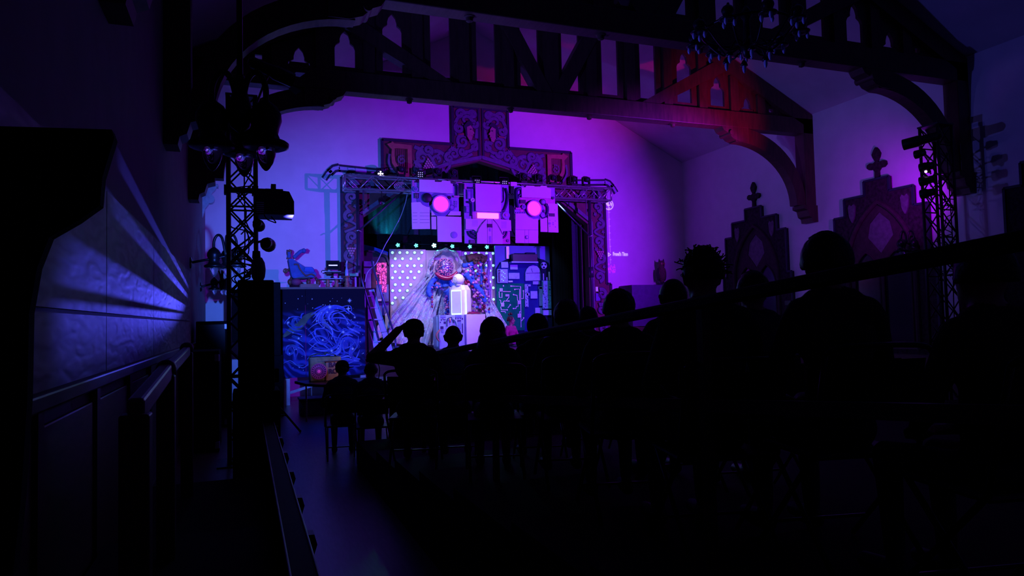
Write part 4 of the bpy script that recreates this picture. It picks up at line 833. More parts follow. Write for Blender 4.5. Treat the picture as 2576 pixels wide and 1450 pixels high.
for r_, o_ in ((95, 0), (40, 1)): Bp.hose([(910+r_*cos(a), 1150+r_*sin(a)*1.3) for a in [.0+i*(pi/2)/5 for i in range(6)]], .028, darkb, .04)
o = Bp.rect('speaker_grille', (255, 1320, 370, 1392), black_card, .03)
for i in range(3): Bp.rect('grille_bar', (265, 1332+i*20, 360, 1338+i*20), lilac_card, .06, .004)
Bp.rect('corner_plate', (905, 1150, 1078, 1395), mat('magenta_plate', (.7, .12, .45), .5), .02, .012); Bp.disc('corner_knob', (1028, 1335), 28, darkb, .035, .02); Bp.rect('clip', (145, 180, 190, 290), mat('rose_clip', (.6, .25, .5), .5), .03); Bp.hang((420, 820), 195)
Cp = Prop('hung_machine_panel', 'right hung machine panel with a large magenta disc', zoom(1150, 440, 8.056, HY-.05), (1600, 1390))
mg = mat('magenta_plate', (.7, .12, .45), .5)
Cp.rect('backing', (1170, 240, 1995, 900), lilac_card, -.02, .04); Cp.rect('magenta_plate', (1280, 470, 1990, 760), mg, .02, .012); Cp.disc('blue_skirt', (1560, 720), 200, navy_card, .03, .02)
Cp.poly('top_panel', ((1295, 260), (1380, 256), (1390, 226), (1545, 230), (1560, 242), (1670, 246), (1690, 226), (1800, 232), (1812, 262), (1890, 290), (1890, 485), (1300, 460)), white_card, .06)
Cp.disc('disc_rim', (1545, 690), 152, mat('pale_pink_rim', (.75, .5, .75), .4), .06, .07, inner=.88); Cp.disc('lit_disc', (1545, 690), 132, pinkg, .065, .03)
Cp.poly('lower_panel', ((1175, 790), (1380, 788), (1440, 860), (1540, 900), (1635, 890), (1635, 1392), (1178, 1385)), white_card, .05); Cp.line(((1180, 1115), (1635, 1122)), .008, .08); Cp.line(((1365, 1120), (1362, 1385)), .005, .08); Cp.line(((1440, 1120), (1440, 1390)), .005, .08)
Cp.disc('knob', (1400, 1270), 36, navy_card, .08, .02); Cp.disc('knob', (1400, 1270), 22, white_card, .1, .015); Cp.rect('tall_panel', (1835, 590, 2037, 1170), white_card, .05); Cp.rect('dark_window', (1845, 785, 1968, 850), black_card, .08, .008); Cp.rect('narrow_panel', (1685, 870, 1822, 1160), white_card, .04)
for c, r_ in (((1865, 990), 24), ((1935, 975), 12), ((1935, 1010), 12), ((1980, 940), 10), ((1872, 1045), 10), ((1985, 1062), 10), ((1972, 718), 8), ((1870, 925), 9)): Cp.disc('screw', c, r_, lilac_card, .08, .008)
o = Cp.rect('led_block', (1275, 510, 1385, 585), black_card, .04); Cp.disc('knob', (1345, 655), 46, lilac_card, .05); Cp.disc('knob', (1345, 655), 26, navy_card, .09, .01); Cp.disc('knob', (1735, 555), 56, darkb, .05); Cp.disc('knob', (1740, 555), 36, lilac_card, .09, .01); Cp.disc('knob', (1760, 740), 26, darkb, .05); Cp.disc('knob', (1725, 820), 46, lilac_card, .06)
Cp.hose(((1785, 600), (1820, 640), (1830, 710), (1815, 790), (1770, 850), (1700, 870)), .045, darkb, .05); Cp.hose(((1290, 283), (1225, 290), (1200, 340), (1200, 450), (1212, 580), (1230, 670)), .045, darkb, .05); Cp.hose(((1290, 400), (1245, 430), (1235, 480)), .03, darkb, .05)
Cp.rect('clip', (1185, 668, 1290, 705), mg, .04); [Cp.disc('button', (1205+i*35, 765), 13, lilac_card, .03, .02) for i in range(5)]; Cp.disc('knob', (1938, 472), 26, darkb, .05); Cp.hang((1340, 1840), 262)
for x, nm in ((1155, 'left'), (1292, 'right')):
    x0, z1_ = XZ(x, 457, TY-.16); t = thing('truss_bracket', 'pale metal bracket plate on the truss %s of the middle machine panel' % nm, 'bracket', (x0, TY-.2, 5.0), group='truss bracket plates')
    wpart('plate', MB().bx(x0-.10, x0+.05, TY-.20, TY-.18, z1_-.33, z1_-.02), alu, t); wpart('flange', MB().bx(x0+.05, x0+.08, TY-.20, TY-.10, z1_-.33, z1_-.02), alu, t)
# ================================================================ side platform with star mural
MY = 16.5
mx0, mz1 = XZ(710, 728, MY); mx1, _ = XZ(917, 728, MY); mxm, _ = XZ(768, 728, MY); mz0 = XZ(800, 948, MY)[1]
mural = bpy.data.materials.new('galaxy_swirl_paint'); mural.use_nodes = True; N, L = mural.node_tree.nodes, mural.node_tree.links; b = N['Principled BSDF']; b.inputs['Roughness'].default_value = .9; b.inputs['Specular IOR Level'].default_value = .08
tc = N.new('ShaderNodeTexCoord'); mp = N.new('ShaderNodeMapping'); mp.inputs['Scale'].default_value = (1, 1, 1); mp.inputs['Rotation'].default_value = (0, radians(62), 0); L.new(tc.outputs['Object'], mp.inputs[0])
wv = N.new('ShaderNodeTexWave'); wv.wave_type = 'BANDS'; wv.inputs['Scale'].default_value = 1.7; wv.inputs['Distortion'].default_value = 16; wv.inputs['Detail'].default_value = 2; wv.inputs['Detail Scale'].default_value = .75; L.new(mp.outputs[0], wv.inputs[0])
nz = N.new('ShaderNodeTexNoise'); nz.inputs['Scale'].default_value = 1.6; nz.inputs['Detail'].default_value = 3; L.new(tc.outputs['Object'], nz.inputs[0])
sep = N.new('ShaderNodeSeparateXYZ'); L.new(tc.outputs['Object'], sep.inputs[0])
mr = N.new('ShaderNodeMapRange'); mr.inputs['From Min'].default_value = 2.15; mr.inputs['From Max'].default_value = 1.75; L.new(sep.outputs['Z'], mr.inputs['Value'])
r1 = N.new('ShaderNodeValToRGB'); r1.color_ramp.elements[0].position = .35; r1.color_ramp.elements[1].position = .95; r1.color_ramp.elements[0].color = (.010, .012, .10, 1); r1.color_ramp.elements[1].color = (.045, .06, .34, 1); L.new(wv.outputs[1], r1.inputs[0])
m1 = N.new('ShaderNodeMath'); m1.operation = 'MULTIPLY'; L.new(mr.outputs[0], m1.inputs[0]); r3 = N.new('ShaderNodeValToRGB'); r3.color_ramp.elements[0].position = .30; r3.color_ramp.elements[1].position = .52; L.new(nz.outputs[0], r3.inputs[0]); L.new(r3.outputs[0], m1.inputs[1])
mx = N.new('ShaderNodeMix'); mx.data_type = 'RGBA'; L.new(m1.outputs[0], mx.inputs['Factor']); mx.inputs['A'].default_value = (.010, .009, .020, 1); L.new(r1.outputs[0], mx.inputs['B']); L.new(mx.outputs['Result'], b.inputs['Base Color'])
pf = thing('side_platform', 'high black platform faced with a painted blue galaxy mural', 'platform', ((mx0+mx1)/2, MY, 0))
wpart('mural_board', MB().bx(mx0, mxm-.004, MY+.006, MY+.03, mz0, mz1), mural, pf); wpart('mural_board', MB().bx(mxm+.004, mx1, MY, MY+.03, mz0, mz1), mural, pf)
wpart('deck', MB().bx(mx0-.25, mx1+.02, MY+.03, 18.4, mz1-.08, mz1), black_m, pf); wpart('side_cloth', MB().bx(mx0-.25, mx0-.23, MY+.03, 18.4, .1, mz1-.08), black_m, pf); wpart('front_cloth', MB().bx(mx0-.25, mx0, MY+.03, MY+.05, .35, mz1-.08), black_m, pf)
wpart('timber_edge', MB().bx(mx0-.05, mx1, MY+.03, MY+.20, mz1, mz1+.045), mat('brown_batten', (.16, .09, .07), .6), pf)
pst = mat('pale_grey_post', (.42, .42, .48), .5)
for x in (mx0+.09, mx1-.05):
    for y in (MY+.12, 18.3): wpart('leg', MB().bx(x-.06, x+.06, y-.06, y+.06, 0, mz1-.08), pst, pf)
wpart('cross_brace', MB().bar((mx0+.1, MY+.2, .25), (mx0+1.0, MY+.2, .5), .06, .03, (0, 1, 0)), pst, pf)
starm = mat('white_star_paint', (.75, .8, .95), .5)
rr = random.Random(21)
def star(x, y, r, n=6):
    c = XZ(x, y, MY); P = []
    for i in range(2*n): q = r*(1 if i % 2 == 0 else .28)*(1 if i % 4 else 1.25); a = pi/2+pi*i/n; P.append((c[0]+q*cos(a), c[1]+q*sin(a)))
    wpart('painted_star', MB().plate(P, MY-.026, MY+.001), starm, pf)
for x, y, r, n in ((879, 757, .05, 8), (829, 773, .055, 8), (876, 777, .06, 4), (823, 786, .03, 6), (892, 799, .03, 6), (874, 815, .02, 6), (797, 808, .025, 6), (863, 836, .045, 6), (812, 856, .03, 6), (834, 883, .045, 7), (887, 878, .045, 8), (724, 813, .035, 4), (751, 852, .03, 5), (758, 847, .02, 5), (727, 800, .02, 4), (848, 758, .01, 5), (818, 768, .012, 5), (785, 753, .018, 5), (849, 776, .012, 5), (815, 824, .018, 5), (728, 890, .02, 4)): star(x, y, r, n)
for _ in range(45):
    c = XZ(rr.uniform(712, 914), rr.uniform(745, 940), MY); wpart('painted_dot', MB().plate(circ(c, rr.uniform(.004, .011), 6), MY-.025, MY+.001), starm, pf)
br2 = mat('pale_blue_brush_stroke', (.13, .17, .50), .9, var=.3, scale=8, spec=.08); yl = mat('olive_brush_stroke', (.10, .13, .09), .9, var=.3, scale=6, spec=.08)
LAY[0] = 0
def stroke(pts, wd, m, n='brush_stroke'):
    P = [tuple(v) for v in catmull([Vector(XZ(x, y, MY)) for x, y in pts], 7)]; k = len(P); LAY[0] += 1; wpart(n, MB().ribbon(P, [wd*(.25+.75*sin(pi*(i+.5)/k)) for i in range(k)], MY-.002-LAY[0]*.0001, MY+.001), m, pf)
stroke(((712, 848), (735, 830), (755, 818), (772, 798), (790, 788)), .16, yl); stroke(((790, 788), (805, 798), (818, 815), (832, 828)), .10, mat('grey_violet_stroke', (.11, .11, .22), .6))
for pts, wd in ((((805, 795), (835, 780), (862, 772), (880, 770), (884, 782), (868, 790)), .02), (((812, 800), (840, 790), (866, 783), (880, 790)), .018), (((812, 806), (845, 800), (872, 803), (892, 812)), .03), (((775, 830), (795, 815), (815, 812), (830, 822), (850, 834), (880, 830)), .03), (((775, 845), (800, 828), (822, 830), (842, 848), (870, 852)), .025), (((776, 862), (798, 846), (820, 852), (838, 872)), .03), (((778, 880), (800, 862), (822, 874), (842, 892)), .03), (((838, 845), (850, 868), (872, 876), (893, 862)), .03), (((846, 825), (866, 838), (886, 832), (896, 815)), .02), (((715, 815), (728, 800), (745, 797), (760, 800)), .02), (((718, 890), (722, 872), (735, 870), (740, 885), (728, 896)), .02), (((742, 905), (740, 885), (750, 875), (765, 885), (768, 905)), .02), (((712, 915), (730, 908), (745, 918), (762, 926), (778, 915)), .022), (((772, 905), (790, 890), (808, 900), (815, 920)), .025), (((850, 900), (870, 915), (893, 905), (905, 880)), .035), (((860, 880), (880, 890), (898, 872), (902, 845)), .025)): stroke(pts, wd, br2)
# many fine strokes following a swirling flow
rr = random.Random(33)
shades = [mat('mural_blue_%d' % i, c, .9, var=.3, scale=9, spec=.08) for i, c in enumerate(((.10, .14, .52), (.06, .09, .42), (.20, .22, .55), (.10, .08, .36), (.05, .10, .30)))]
eyes_ = [(845, 800, 1, 42), (815, 850, -1, 46), (872, 862, 1, 34), (735, 880, 1, 24), (755, 905, -1, 20), (745, 815, -1, 24)]
def flow(x, y):
    vx, vy = 1.0, .25*sin(x*.045)+.2*sin(y*.06)
    for ex, ey, d, R in eyes_:
        dx, dy = x-ex, y-ey; k = math.exp(-(dx*dx+dy*dy)/(R*R))*2.2; n_ = max(4, sqrt(dx*dx+dy*dy)); vx += -d*dy/n_*k; vy += d*dx/n_*k
    n_ = sqrt(vx*vx+vy*vy) or 1; return vx/n_, vy/n_
for k in range(125):
    left = rr.random() < .28
    x, y = (rr.uniform(714, 764), rr.uniform(800, 938)) if left else (rr.uniform(772, 890), rr.uniform(775, 930)); pts = []
    for st_ in range(rr.randint(6, 13)):
        if not ((712 < x < 766) if left else (770 < x < 908)) or not 768 < y < 944: break
        pts.append((x, y)); vx, vy = flow(x, y); x += vx*5.5; y += vy*5.5
    if len(pts) > 3: stroke(pts[::2] if len(pts) > 6 else pts, rr.uniform(.012, .045), shades[4 if left and rr.random() < .6 else rr.randrange(4)])
# ---- blue prop chair on the platform
zc6 = zoom(700, 620, 11.71, 17.2)
bluf = mat('blue_suede', (.055, .12, .36), .8, var=.15, scale=10); brw = mat('brown_leather', (.20, .065, .04), .45, var=.2)
c0 = zc6(700, 1180)
t = thing('prop_armchair', 'blue prop armchair tipped back, with curled brown arms and legs', 'chair', (c0[0], 17.2, mz1))
shell = [(275, 390), (420, 385), (480, 440), (590, 505), (690, 570), (760, 620), (980, 625), (1040, 690), (1050, 760), (1105, 815), (1105, 885), (1030, 940), (760, 968), (430, 960), (380, 900), (330, 700)]
wpart('shell', MB().plate([zc6(*p) for p in shell], 17.0, 17.45), bluf, t, bevel=.05)
wpart('seat_cushion', MB().plate([zc6(*p) for p in ((750, 640), (970, 640), (1030, 700), (1035, 790), (740, 780))], 16.94, 17.02), mat('blue_cushion', (.05, .13, .50), .8), t, bevel=.02)
wpart('lining', MB().plate([zc6(*p) for p in ((430, 965), (760, 970), (1000, 930), (760, 905), (560, 935))], 16.96, 17.0), black_card, t)
def P6(x, y, Y=17.1): a = zc6(x, y); return Vector((a[0], Y, a[1]))
wpart('piping', MB().tube(catmull([P6(440, 560, 16.98), P6(560, 560, 16.98), P6(600, 660, 16.98), P6(700, 800, 16.98), P6(800, 880, 16.98), P6(950, 840, 16.98), P6(1060, 900, 16.98)], 6), .018, 8), brw, t, True)
for pts in (((265, 395), (285, 300), (270, 220), (275, 120)), ((330, 370), (330, 280), (345, 220), (360, 160), (300, 130))): wpart('curled_arm', MB().tube(catmull([P6(*p) for p in pts], 5), .03, 8), brw, t, True)
wpart('blue_sleeve', MB().tube(catmull([P6(300, 350), P6(310, 270), P6(305, 180)], 5), .045, 10), bluf, t, True)
wpart('blue_sleeve', MB().tube(catmull([P6(450, 350), P6(540, 260), P6(640, 170), P6(700, 150)], 5), .045, 10), bluf, t, True); wpart('cuff', MB().tube([P6(700, 150), P6(740, 140), P6(800, 165)], [.05, .06, .04], 10), bluf, t, True)
for a, c in (((440, 290), (470, 380)), ((530, 205), (550, 290)), ((700, 110), (725, 180))): wpart('strap', MB().tube([P6(*a), P6(*c)], .025, 8), brw, t, True)
e = MB().lathe([(.0, -.02), (.05, -.01), (.06, .03), (.045, .06), (.03, .05), (0, .05)], 16, P6(210, 745, 17.0), (-.3, -1, 0)); wpart('knob', e, brw, t, True); wpart('knob_stem', MB().cyl(P6(230, 720), P6(340, 700), .035), brw, t, True)
for x, y in ((335, 1060), (880, 1060), (1165, 1080)): wpart('foot', MB().sph(P6(x, y), (.055, .06, .075)), brw, t, True)
for a, c in (((335, 1040), (380, 930)), ((880, 1040), (900, 940)), ((1165, 1060), (1080, 920))): wpart('leg', MB().cyl(P6(*a), P6(*c), .03), brw, t, True)
wpart('red_cushion', MB().sph(P6(520, 1060), (.12, .15, .09)), mat('wine_cushion', (.30, .05, .12), .8), t, True); wpart('rest_block', MB().bx(P6(640, 1100).x, P6(1180, 1100).x, 17.05, 17.4, mz1+.0, P6(600, 1120).z), brw, t)
# ---- gadget table with laptop
t = thing('gadget_table', 'small table with turned brown legs on the side platform', 'table', (P6(1500, 1190).x, 17.2, mz1))
zt6 = zc6(1500, 970)[1]
wpart('top', MB().bx(P6(1180, 970).x, P6(1860, 970).x, 16.95, 17.45, zt6-.015, zt6+.012), mat('pale_table_top', (.4, .45, .6), .4), t, bevel=.01)
orn = mat('orange_turned_wood', (.42, .16, .09), .4)
prof = lambda h: [(.03, 0), (.045, .05*h), (.022, .14*h), (.05, .35*h), (.055, .5*h), (.03, .7*h), (.05, .85*h), (.03, h)]
for x in (1435, 1690): wpart('leg', MB().lathe(prof(zt6-.015-mz1), 12, (P6(x, 1000).x, 17.05, mz1)), orn, t, True)
wpart('pedestal', MB().cyl((P6(1600, 950).x, 17.2, zt6), (P6(1600, 780).x, 17.2, zc6(1600, 775)[1]), .025), blackmet, t, True); wpart('base_feet', MB().tube([P6(1540, 905, 17.2), (P6(1600, 950).x, 17.2, zt6+.03), P6(1660, 950, 17.2)], .018, 6), blackmet, t, True)
zl6 = zc6(1500, 770)[1]
wpart('upper_shelf', MB().bx(P6(1330, 770).x, P6(1840, 770).x, 17.0, 17.4, zl6-.02, zl6), blackmet, t)
t = thing('laptop', 'open laptop with a black screen showing a white title bar', 'laptop', (P6(1610, 750).x, 17.2, zl6))
x0, x1, z0, z1 = zrect(zc6, 1410, 415, 1812, 692)
wpart('lid', MB().bx(x0, x1, 17.24, 17.26, z0, z1), blackmet, t, bevel=.006); wpart('screen', MB().bx(x0+.015, x1-.015, 17.232, 17.24, z0+.02, z1-.015), mat('black_screen', (.004, .004, .006), .2), t); wpart('keyboard_base', MB().bx(x0, x1, 16.98, 17.24, zl6, zl6+.02), alu, t, bevel=.005)
xs = [1490+i*33 for i in range(8)]
for i, x in enumerate(xs): a, c = zrect(zc6, x, 540, x+27, 575)[:2]; zz0, zz1 = zrect(zc6, x, 540, x+27, 575)[2:]; o = wpart('title_letter', MB().plate(rrect(a, zz0, c, zz1), 17.228, 17.231, [rrect(a+.012, zz0+.016, c-.012, zz1-.016)] if i not in (3, 4) else ()), mat('white_screen_text', (.9, .9, .95), .4, emit=(.75, .8, 1), estr=1.0), t)
t = thing('sound_module', 'small mixing module with pale edge beside the laptop', 'mixer', (P6(1400, 760).x, 17.1, zl6)); x0, x1, z0, z1 = zrect(zc6, 1275, 700, 1450, 790)
wpart('case', MB().bx(x0, x1, 17.02, 17.30, zl6, zl6+.045), blackmet, t, bevel=.008); wpart('pale_edge', MB().bx(x0-.01, x1-.04, 17.0, 17.02, zl6-.02, zl6+.02), white_card, t); wpart('knob', MB().lathe([(.022, 0), (.022, .06), (0, .06)], 10, (P6(1385, 715).x, 17.1, zl6+.045)), brw, t, 40)
b0 = P6(2005, 1190)
t = thing('turned_stand', 'turned orange wooden stand on the side platform', 'stand', (b0.x, 17.1, mz1)); zs6 = zc6(2010, 880)[1]
wpart('spindle', MB().lathe(prof(zs6-mz1-.03), 12, (b0.x, 17.1, mz1)), orn, t, True); wpart('tray', MB().lathe([(.07, 0), (.08, .02), (.075, .03), (0, .03)], 16, (b0.x, 17.1, zs6-.03)), orn, t, True)
t = thing('glass_bottle', 'slim glass bottle with a white cap on the wooden stand', 'bottle', (b0.x, 17.1, zs6)); hb = zc6(2010, 520)[1]-zs6
wpart('body', MB().lathe([(.04, 0), (.042, .02), (.035, hb*.45), (.02, hb*.6), (.013, hb*.75), (.012, hb)], 14, (b0.x, 17.1, zs6)), mat('pale_glass', (.5, .6, .85), .1), t, True); wpart('cap', MB().cyl((b0.x, 17.1, zs6+hb), (b0.x+.012, 17.1, zs6+hb+.07), .018, .015), white_card, t, True)
x0, x1, z0, z1 = zrect(zc6, 2095, 775, 2365, 882)
t = thing('speaker_shelf', 'slim stand with a pink strip carrying the green gadget', 'stand', ((x0+x1)/2, 17.3, mz1)); wpart('post', MB().bx((x0+x1)/2+.03, (x0+x1)/2+.07, 17.28, 17.34, mz1, z0), mat('pink_strip', (.6, .2, .55), .5), t); wpart('board', MB().bx(x0, x1, 17.15, 17.45, z0-.015, z0), blackmet, t)
t = thing('green_gadget', 'green electronic gadget with a grey block', 'gadget', ((x0+x1)/2, 17.3, z0)); wpart('green_case', MB().bx(x0, x0+.17, 17.2, 17.4, z0, z1-.02), mat('green_plastic', (.12, .55, .22), .4), t, bevel=.008); wpart('grey_block', MB().bx(x0+.15, x1, 17.2, 17.4, z0, z1), mat('grey_plastic', (.42, .45, .42), .5), t, bevel=.012); wpart('display', MB().bx(x0+.08, x0+.14, 17.19, 17.2, z0+.05, z1-.035), black_card, t)
# ================================================================ sconces with glass drops
iron = mat('black_wrought_iron', (.010, .010, .013), .35, .5, var=.2)
drop = MB().lathe([(.045, 0), (.052, -.03), (.050, -.07), (.038, -.12), (.020, -.16), (.008, -.175), (0, -.178)], 14).mesh('glass_drop', glass_m, True)
bell = MB().lathe([(.012, .24), (.028, .225), (.06, .20), (.082, .16), (.085, .125), (.072, .085), (.064, .05), (.076, .02), (.112, .005), (.122, -.005), (.118, -.025), (.10, -.032), (.05, -.03), (0, -.02)], 18).mesh('bell', iron, True)
def sconce(label, wallx, y, z, out, s=1.0, group='wall lights with glass drops'):
    sg = 1 if wallx < 3 else -1
    t = thing('wall_sconce', label, 'wall light', (wallx, y, z), group=group)
    part('backplate', MB().lathe([(.10, 0), (.10, .02), (.06, .04), (0, .04)], 16, (0, 0, 0), (sg, 0, 0)), iron, t, 40)
    part('bracket', MB().tube(catmull([Vector((0, 0, 0)), Vector((sg*out*.5, 0, .06)), Vector((sg*out, 0, .12))], 6), .022, 8), iron, t, True)
    for k, (dx, dy) in enumerate(((-.14, .02), (.13, -.05), (.02, .14))):
        dx *= s; dy *= s
        P_ = [Vector((sg*out, 0, .12)), Vector((sg*out+dx*.3, dy*.3, .32*s)), Vector((sg*out+dx*.7, dy*.7, .36*s)), Vector((sg*out+dx, dy, .28*s)), Vector((sg*out+dx, dy, .16*s))]
        part('arm', MB().tube(catmull(P_, 5), .017*s, 8), iron, t, True)
        bl_ = inst('bell', bell, t, (sg*out+dx, dy, -.03*s), (0, 0, 0), (s, s, s)); inst('glass_drop', drop, bl_, (0, 0, -.02), (0, 0, 0), (1, 1, .75))
    return t
t = sconce('largest black iron light with glass drops, hanging high at the left of the lattice tower', W0, 3.95, 2.80, .88, .98)
for o in list(t.children):
    if o.name.startswith(('backplate', 'bracket')): bpy.data.objects.remove(o)
part('hanging_rod', MB().cyl((.88, 0, .1), (.88, 0, 4.15), .016, n=8), iron, t, True); part('boss', MB().lathe([(.0, .02), (.05, .06), (.07, .14), (.04, .24), (.02, .34), (0, .36)], 14, (.88, 0, 0)), iron, t, True)
sconce('black iron wall light with glass drops beside the lower lattice tower', W0, 13.42, 2.93, .58, 1.38)
sconce('smallest black iron wall light with glass drops, just above the dark cabinets', W0, 16.4, 2.66, .42, 1.0)
sconce('black iron wall light on the right wall in front of the second gothic window', W1, 10.35, 3.05, .35, 1.0)
# unseen lamp with an added slotted visor, hidden from here behind the tall loudspeaker; its slots are cut to shape the streaks on the left wall
t = thing('unseen_streak_lamp', 'unseen floodlight with an added slotted black visor behind the loudspeakers at the left', 'stage lamp', (.30, 17.3, 0))
wpart('stand', MB().cyl((.30, 17.36, 0), (.30, 17.36, 1.93), .02, n=8), blackmet, t); wpart('lamp_box', MB().bx(.20, .40, 17.33, 17.5, 1.93, 2.17), blackmet, t, bevel=.01)
slots = [[(-.05, 1.60), (.2115, 1.60), (.2108, 2.0425), (-.05, 2.0425)], [(-.05, 2.0490), (.2106, 2.0490), (.209, 2.070), (-.05, 2.070)], rrect(-.05, 2.098, .199, 2.113), rrect(-.05, 2.136, .194, 2.150)]
wpart('gobo', MB().plate(rrect(-.30, 1.45, .50, 2.60), 16.295, 16.305, slots), black_m, t); wpart('gobo_arm', MB().bx(.38, .40, 16.30, 17.4, 1.96, 1.99), blackmet, t); wpart('gobo_foot', MB().bx(.36, .40, 16.28, 16.32, 0, 1.5), blackmet, t)
# carved white corbel on the left wall by the stage
zc4 = [PX(x, y, W0+.02) for x, y in ((530, 470),)][0]
t = thing('carved_corbel', 'pale carved corbel high on the left wall near the stage', 'corbel', (W0, 17.5, 4.6))
cm = mat('pale_corbel_stone', (.55, .60, .66), .6)
wpart('shelf', MB().bx(W0, W0+.34, 17.2, 17.5, 5.0, 5.06), cm, t, bevel=.01); wpart('block', MB().bx(W0, W0+.22, 17.22, 17.48, 5.06, 5.5), cm, t, bevel=.01)
wpart('scroll', MB().plate([(W0, 5.0), (W0+.30, 5.0), (W0+.27, 4.93), (W0+.2, 4.86), (W0+.17, 4.7), (W0+.12, 4.58), (W0+.06, 4.5), (W0, 4.3)], 17.26, 17.44), cm, t); wpart('volute', MB().lathe([(.10, -.12), (.10, .12), (.06, .13), (0, .13)], 16, (W0+.16, 17.35, 4.72), (0, 1, 0)), cm, t, 40)
# ================================================================ lattice towers
def tower(label, x, y, w_, h, seed, braces=9):
    t = thing('lattice_tower', label, 'lighting tower', (x, y, 0), group='lattice towers'); r = w_/2
    for sx in (-1, 1):
        for sy in (-1, 1): part('upright', MB().cyl((sx*r, sy*r, 0), (sx*r, sy*r, h), .028, n=10), darkalu, t, True)
    n = int(h/(w_*1.05)); st = h/n
    for i in range(n):
        z = i*st
        for sy in (-1, 1):
            part('lattice', MB().cyl((-r, sy*r, z), (r, sy*r, z+st), .013, n=6), darkalu, t, True); part('lattice', MB().cyl((r, sy*r, z), (-r, sy*r, z+st), .013, n=6), darkalu, t, True)
        for sx in (-1, 1): part('lattice', MB().cyl((sx*r, -r, z), (sx*r, r, z+st), .013, n=6), darkalu, t, True)
        if i % 3 == 0:
            for sy in (-1, 1): part('rung', MB().cyl((-r, sy*r, z+.02), (r, sy*r, z+.02), .014, n=6), darkalu, t, True)
    part('base_plate', MB().bx(-r-.15, r+.15, -r-.15, r+.15, 0, .02), darkalu, t); part('top_frame', MB().bx(-r-.03, r+.03, -r-.03, r+.03, h, h+.03), darkalu, t)
    rr = random.Random(seed)
    for k in range(7):
        z = h*rr.uniform(.55, .95); P_ = [Vector((rr.uniform(-r, r), rr.uniform(-r, r), z))]
        for j in range(7): P_.append(Vector((rr.uniform(-r*.9, r*.9), rr.uniform(-r*1.2, r*.5), z-.12*j+rr.uniform(-.12, .08))))
        part('cable', MB().tube(catmull(P_, 5), .009, 5), cable_m, t, True)
    part('cable', MB().tube(catmull([Vector((.02, -r, h*.9)), Vector((.03, -r-.02, h*.6)), Vector((.0, -r, h*.3)), Vector((.05, -r-.05, .05))], 8), .010, 5), cable_m, t, True)
    return t
LT = (-.03, 10.0)
tower('black lattice tower full of cables at the left aisle', LT[0], LT[1], .34, 4.85, 4)
tower('black lattice tower with lamps by the right wall', 12.02, 9.2, .36, 5.2, 9)
zy = lambda px, py, Y=10.0: PY(px, py, Y)
t = thing('cross_pipe', 'black pipe clamped across the left lattice tower', 'pipe', (LT[0], 9.78, 3.4)); a, c = zy(570, 478, 9.78), zy(712, 482, 9.78)
wpart('pipe', MB().bar(a, (c.x, 9.78, a.z), .065, .05, (0, 1, 0)), blackmet, t); wpart('clamp', MB().bx(LT[0]-.22, LT[0]-.14, 9.72, 9.84, a.z-.06, a.z+.06), blackmet, t); wpart('clamp', MB().bx(LT[0]+.12, LT[0]+.20, 9.72, 9.84, a.z-.06, a.z+.06), blackmet, t); wpart('hook_clamp', MB().bx(zy(680, 480).x, zy(692, 480).x, 9.70, 9.86, a.z-.08, a.z+.09), blackmet, t)
p0, p1 = zy(641, 545, 9.78), zy(737, 490, 9.78)
t = thing('video_projector', 'black video projector hung from the pipe on the left tower', 'projector', ((p0.x+p1.x)/2, 9.8, p0.z))
zt_ = p1.z+.02
body = [(p0.x, p0.z), (p1.x, p0.z), (p1.x, p1.z-.13), (p1.x-.06, zt_-.02), (p0.x+.16, zt_), (p0.x, zt_)]
wpart('case', MB().plate(body, 9.55, 10.05), mat('dark_violet_plastic', (.022, .018, .035), .5), t, bevel=.02)
wpart('mount', MB().bx((p0.x+p1.x)/2-.06, (p0.x+p1.x)/2+.06, 9.72, 9.86, zt_, a.z-.03), blackmet, t); wpart('mount_plate', MB().bx((p0.x+p1.x)/2-.11, (p0.x+p1.x)/2+.11, 9.68, 9.9, zt_, zt_+.03), blackmet, t)
g0, g1 = zy(645, 536, 9.55), zy(664, 513, 9.55)
for i in range(6): wpart('vent_bar', MB().bx(g0.x, g1.x, 9.535, 9.55, g0.z+i*.026, g0.z+i*.026+.012), alu, t)
wpart('cable', MB().tube(catmull([zy(664, 540, 9.6), zy(672, 552, 9.6), zy(685, 558, 9.6), zy(694, 560, 9.6), zy(682, 545, 9.6)], 6), .008, 5), cable_m, t, True)
def par_can(label, loc, aim, group, clamp_to, L_=.26, r=.09, barn=False):
    d = (Vector(aim)-Vector(loc)).normalized(); t = thing('par_can', label, 'stage lamp', loc, group=group)
    wpart('can', MB().lathe([(r*.3, -L_), (r*.75, -L_*.92), (r*.8, -L_*.5), (r, -L_*.4), (r, 0), (r*.94, 0), (r*.9, -.03), (0, -.03)], 16, loc, d), blackmet, t, 40)
    wpart('bracket', MB().tube([Vector(loc)-d*L_*.5, (Vector(loc)-d*L_*.5+Vector(clamp_to))/2+Vector((0, 0, .03)), clamp_to], .016, 6), blackmet, t)
    if barn:
        a = d.cross(Vector((0, 0, 1))).normalized(); b_ = a.cross(d)
        for s in (-1, 1):
            wpart('barn_door', MB().add([Vector(loc)+b_*s*r-a*r*.8, Vector(loc)+b_*s*r+a*r*.8, Vector(loc)+b_*s*r*1.35+a*r+d*.12, Vector(loc)+b_*s*r*1.35-a*r+d*.12, Vector(loc)+b_*s*(r+.004)-a*r*.8, Vector(loc)+b_*s*(r+.004)+a*r*.8, Vector(loc)+b_*s*(r*1.35+.004)+a*r+d*.12, Vector(loc)+b_*s*(r*1.35+.004)-a*r+d*.12], [(0, 1, 2, 3), (4, 5, 6, 7), (0, 1, 5, 4), (1, 2, 6, 5), (2, 3, 7, 6), (3, 0, 4, 7)]), blackmet, t)
    return t
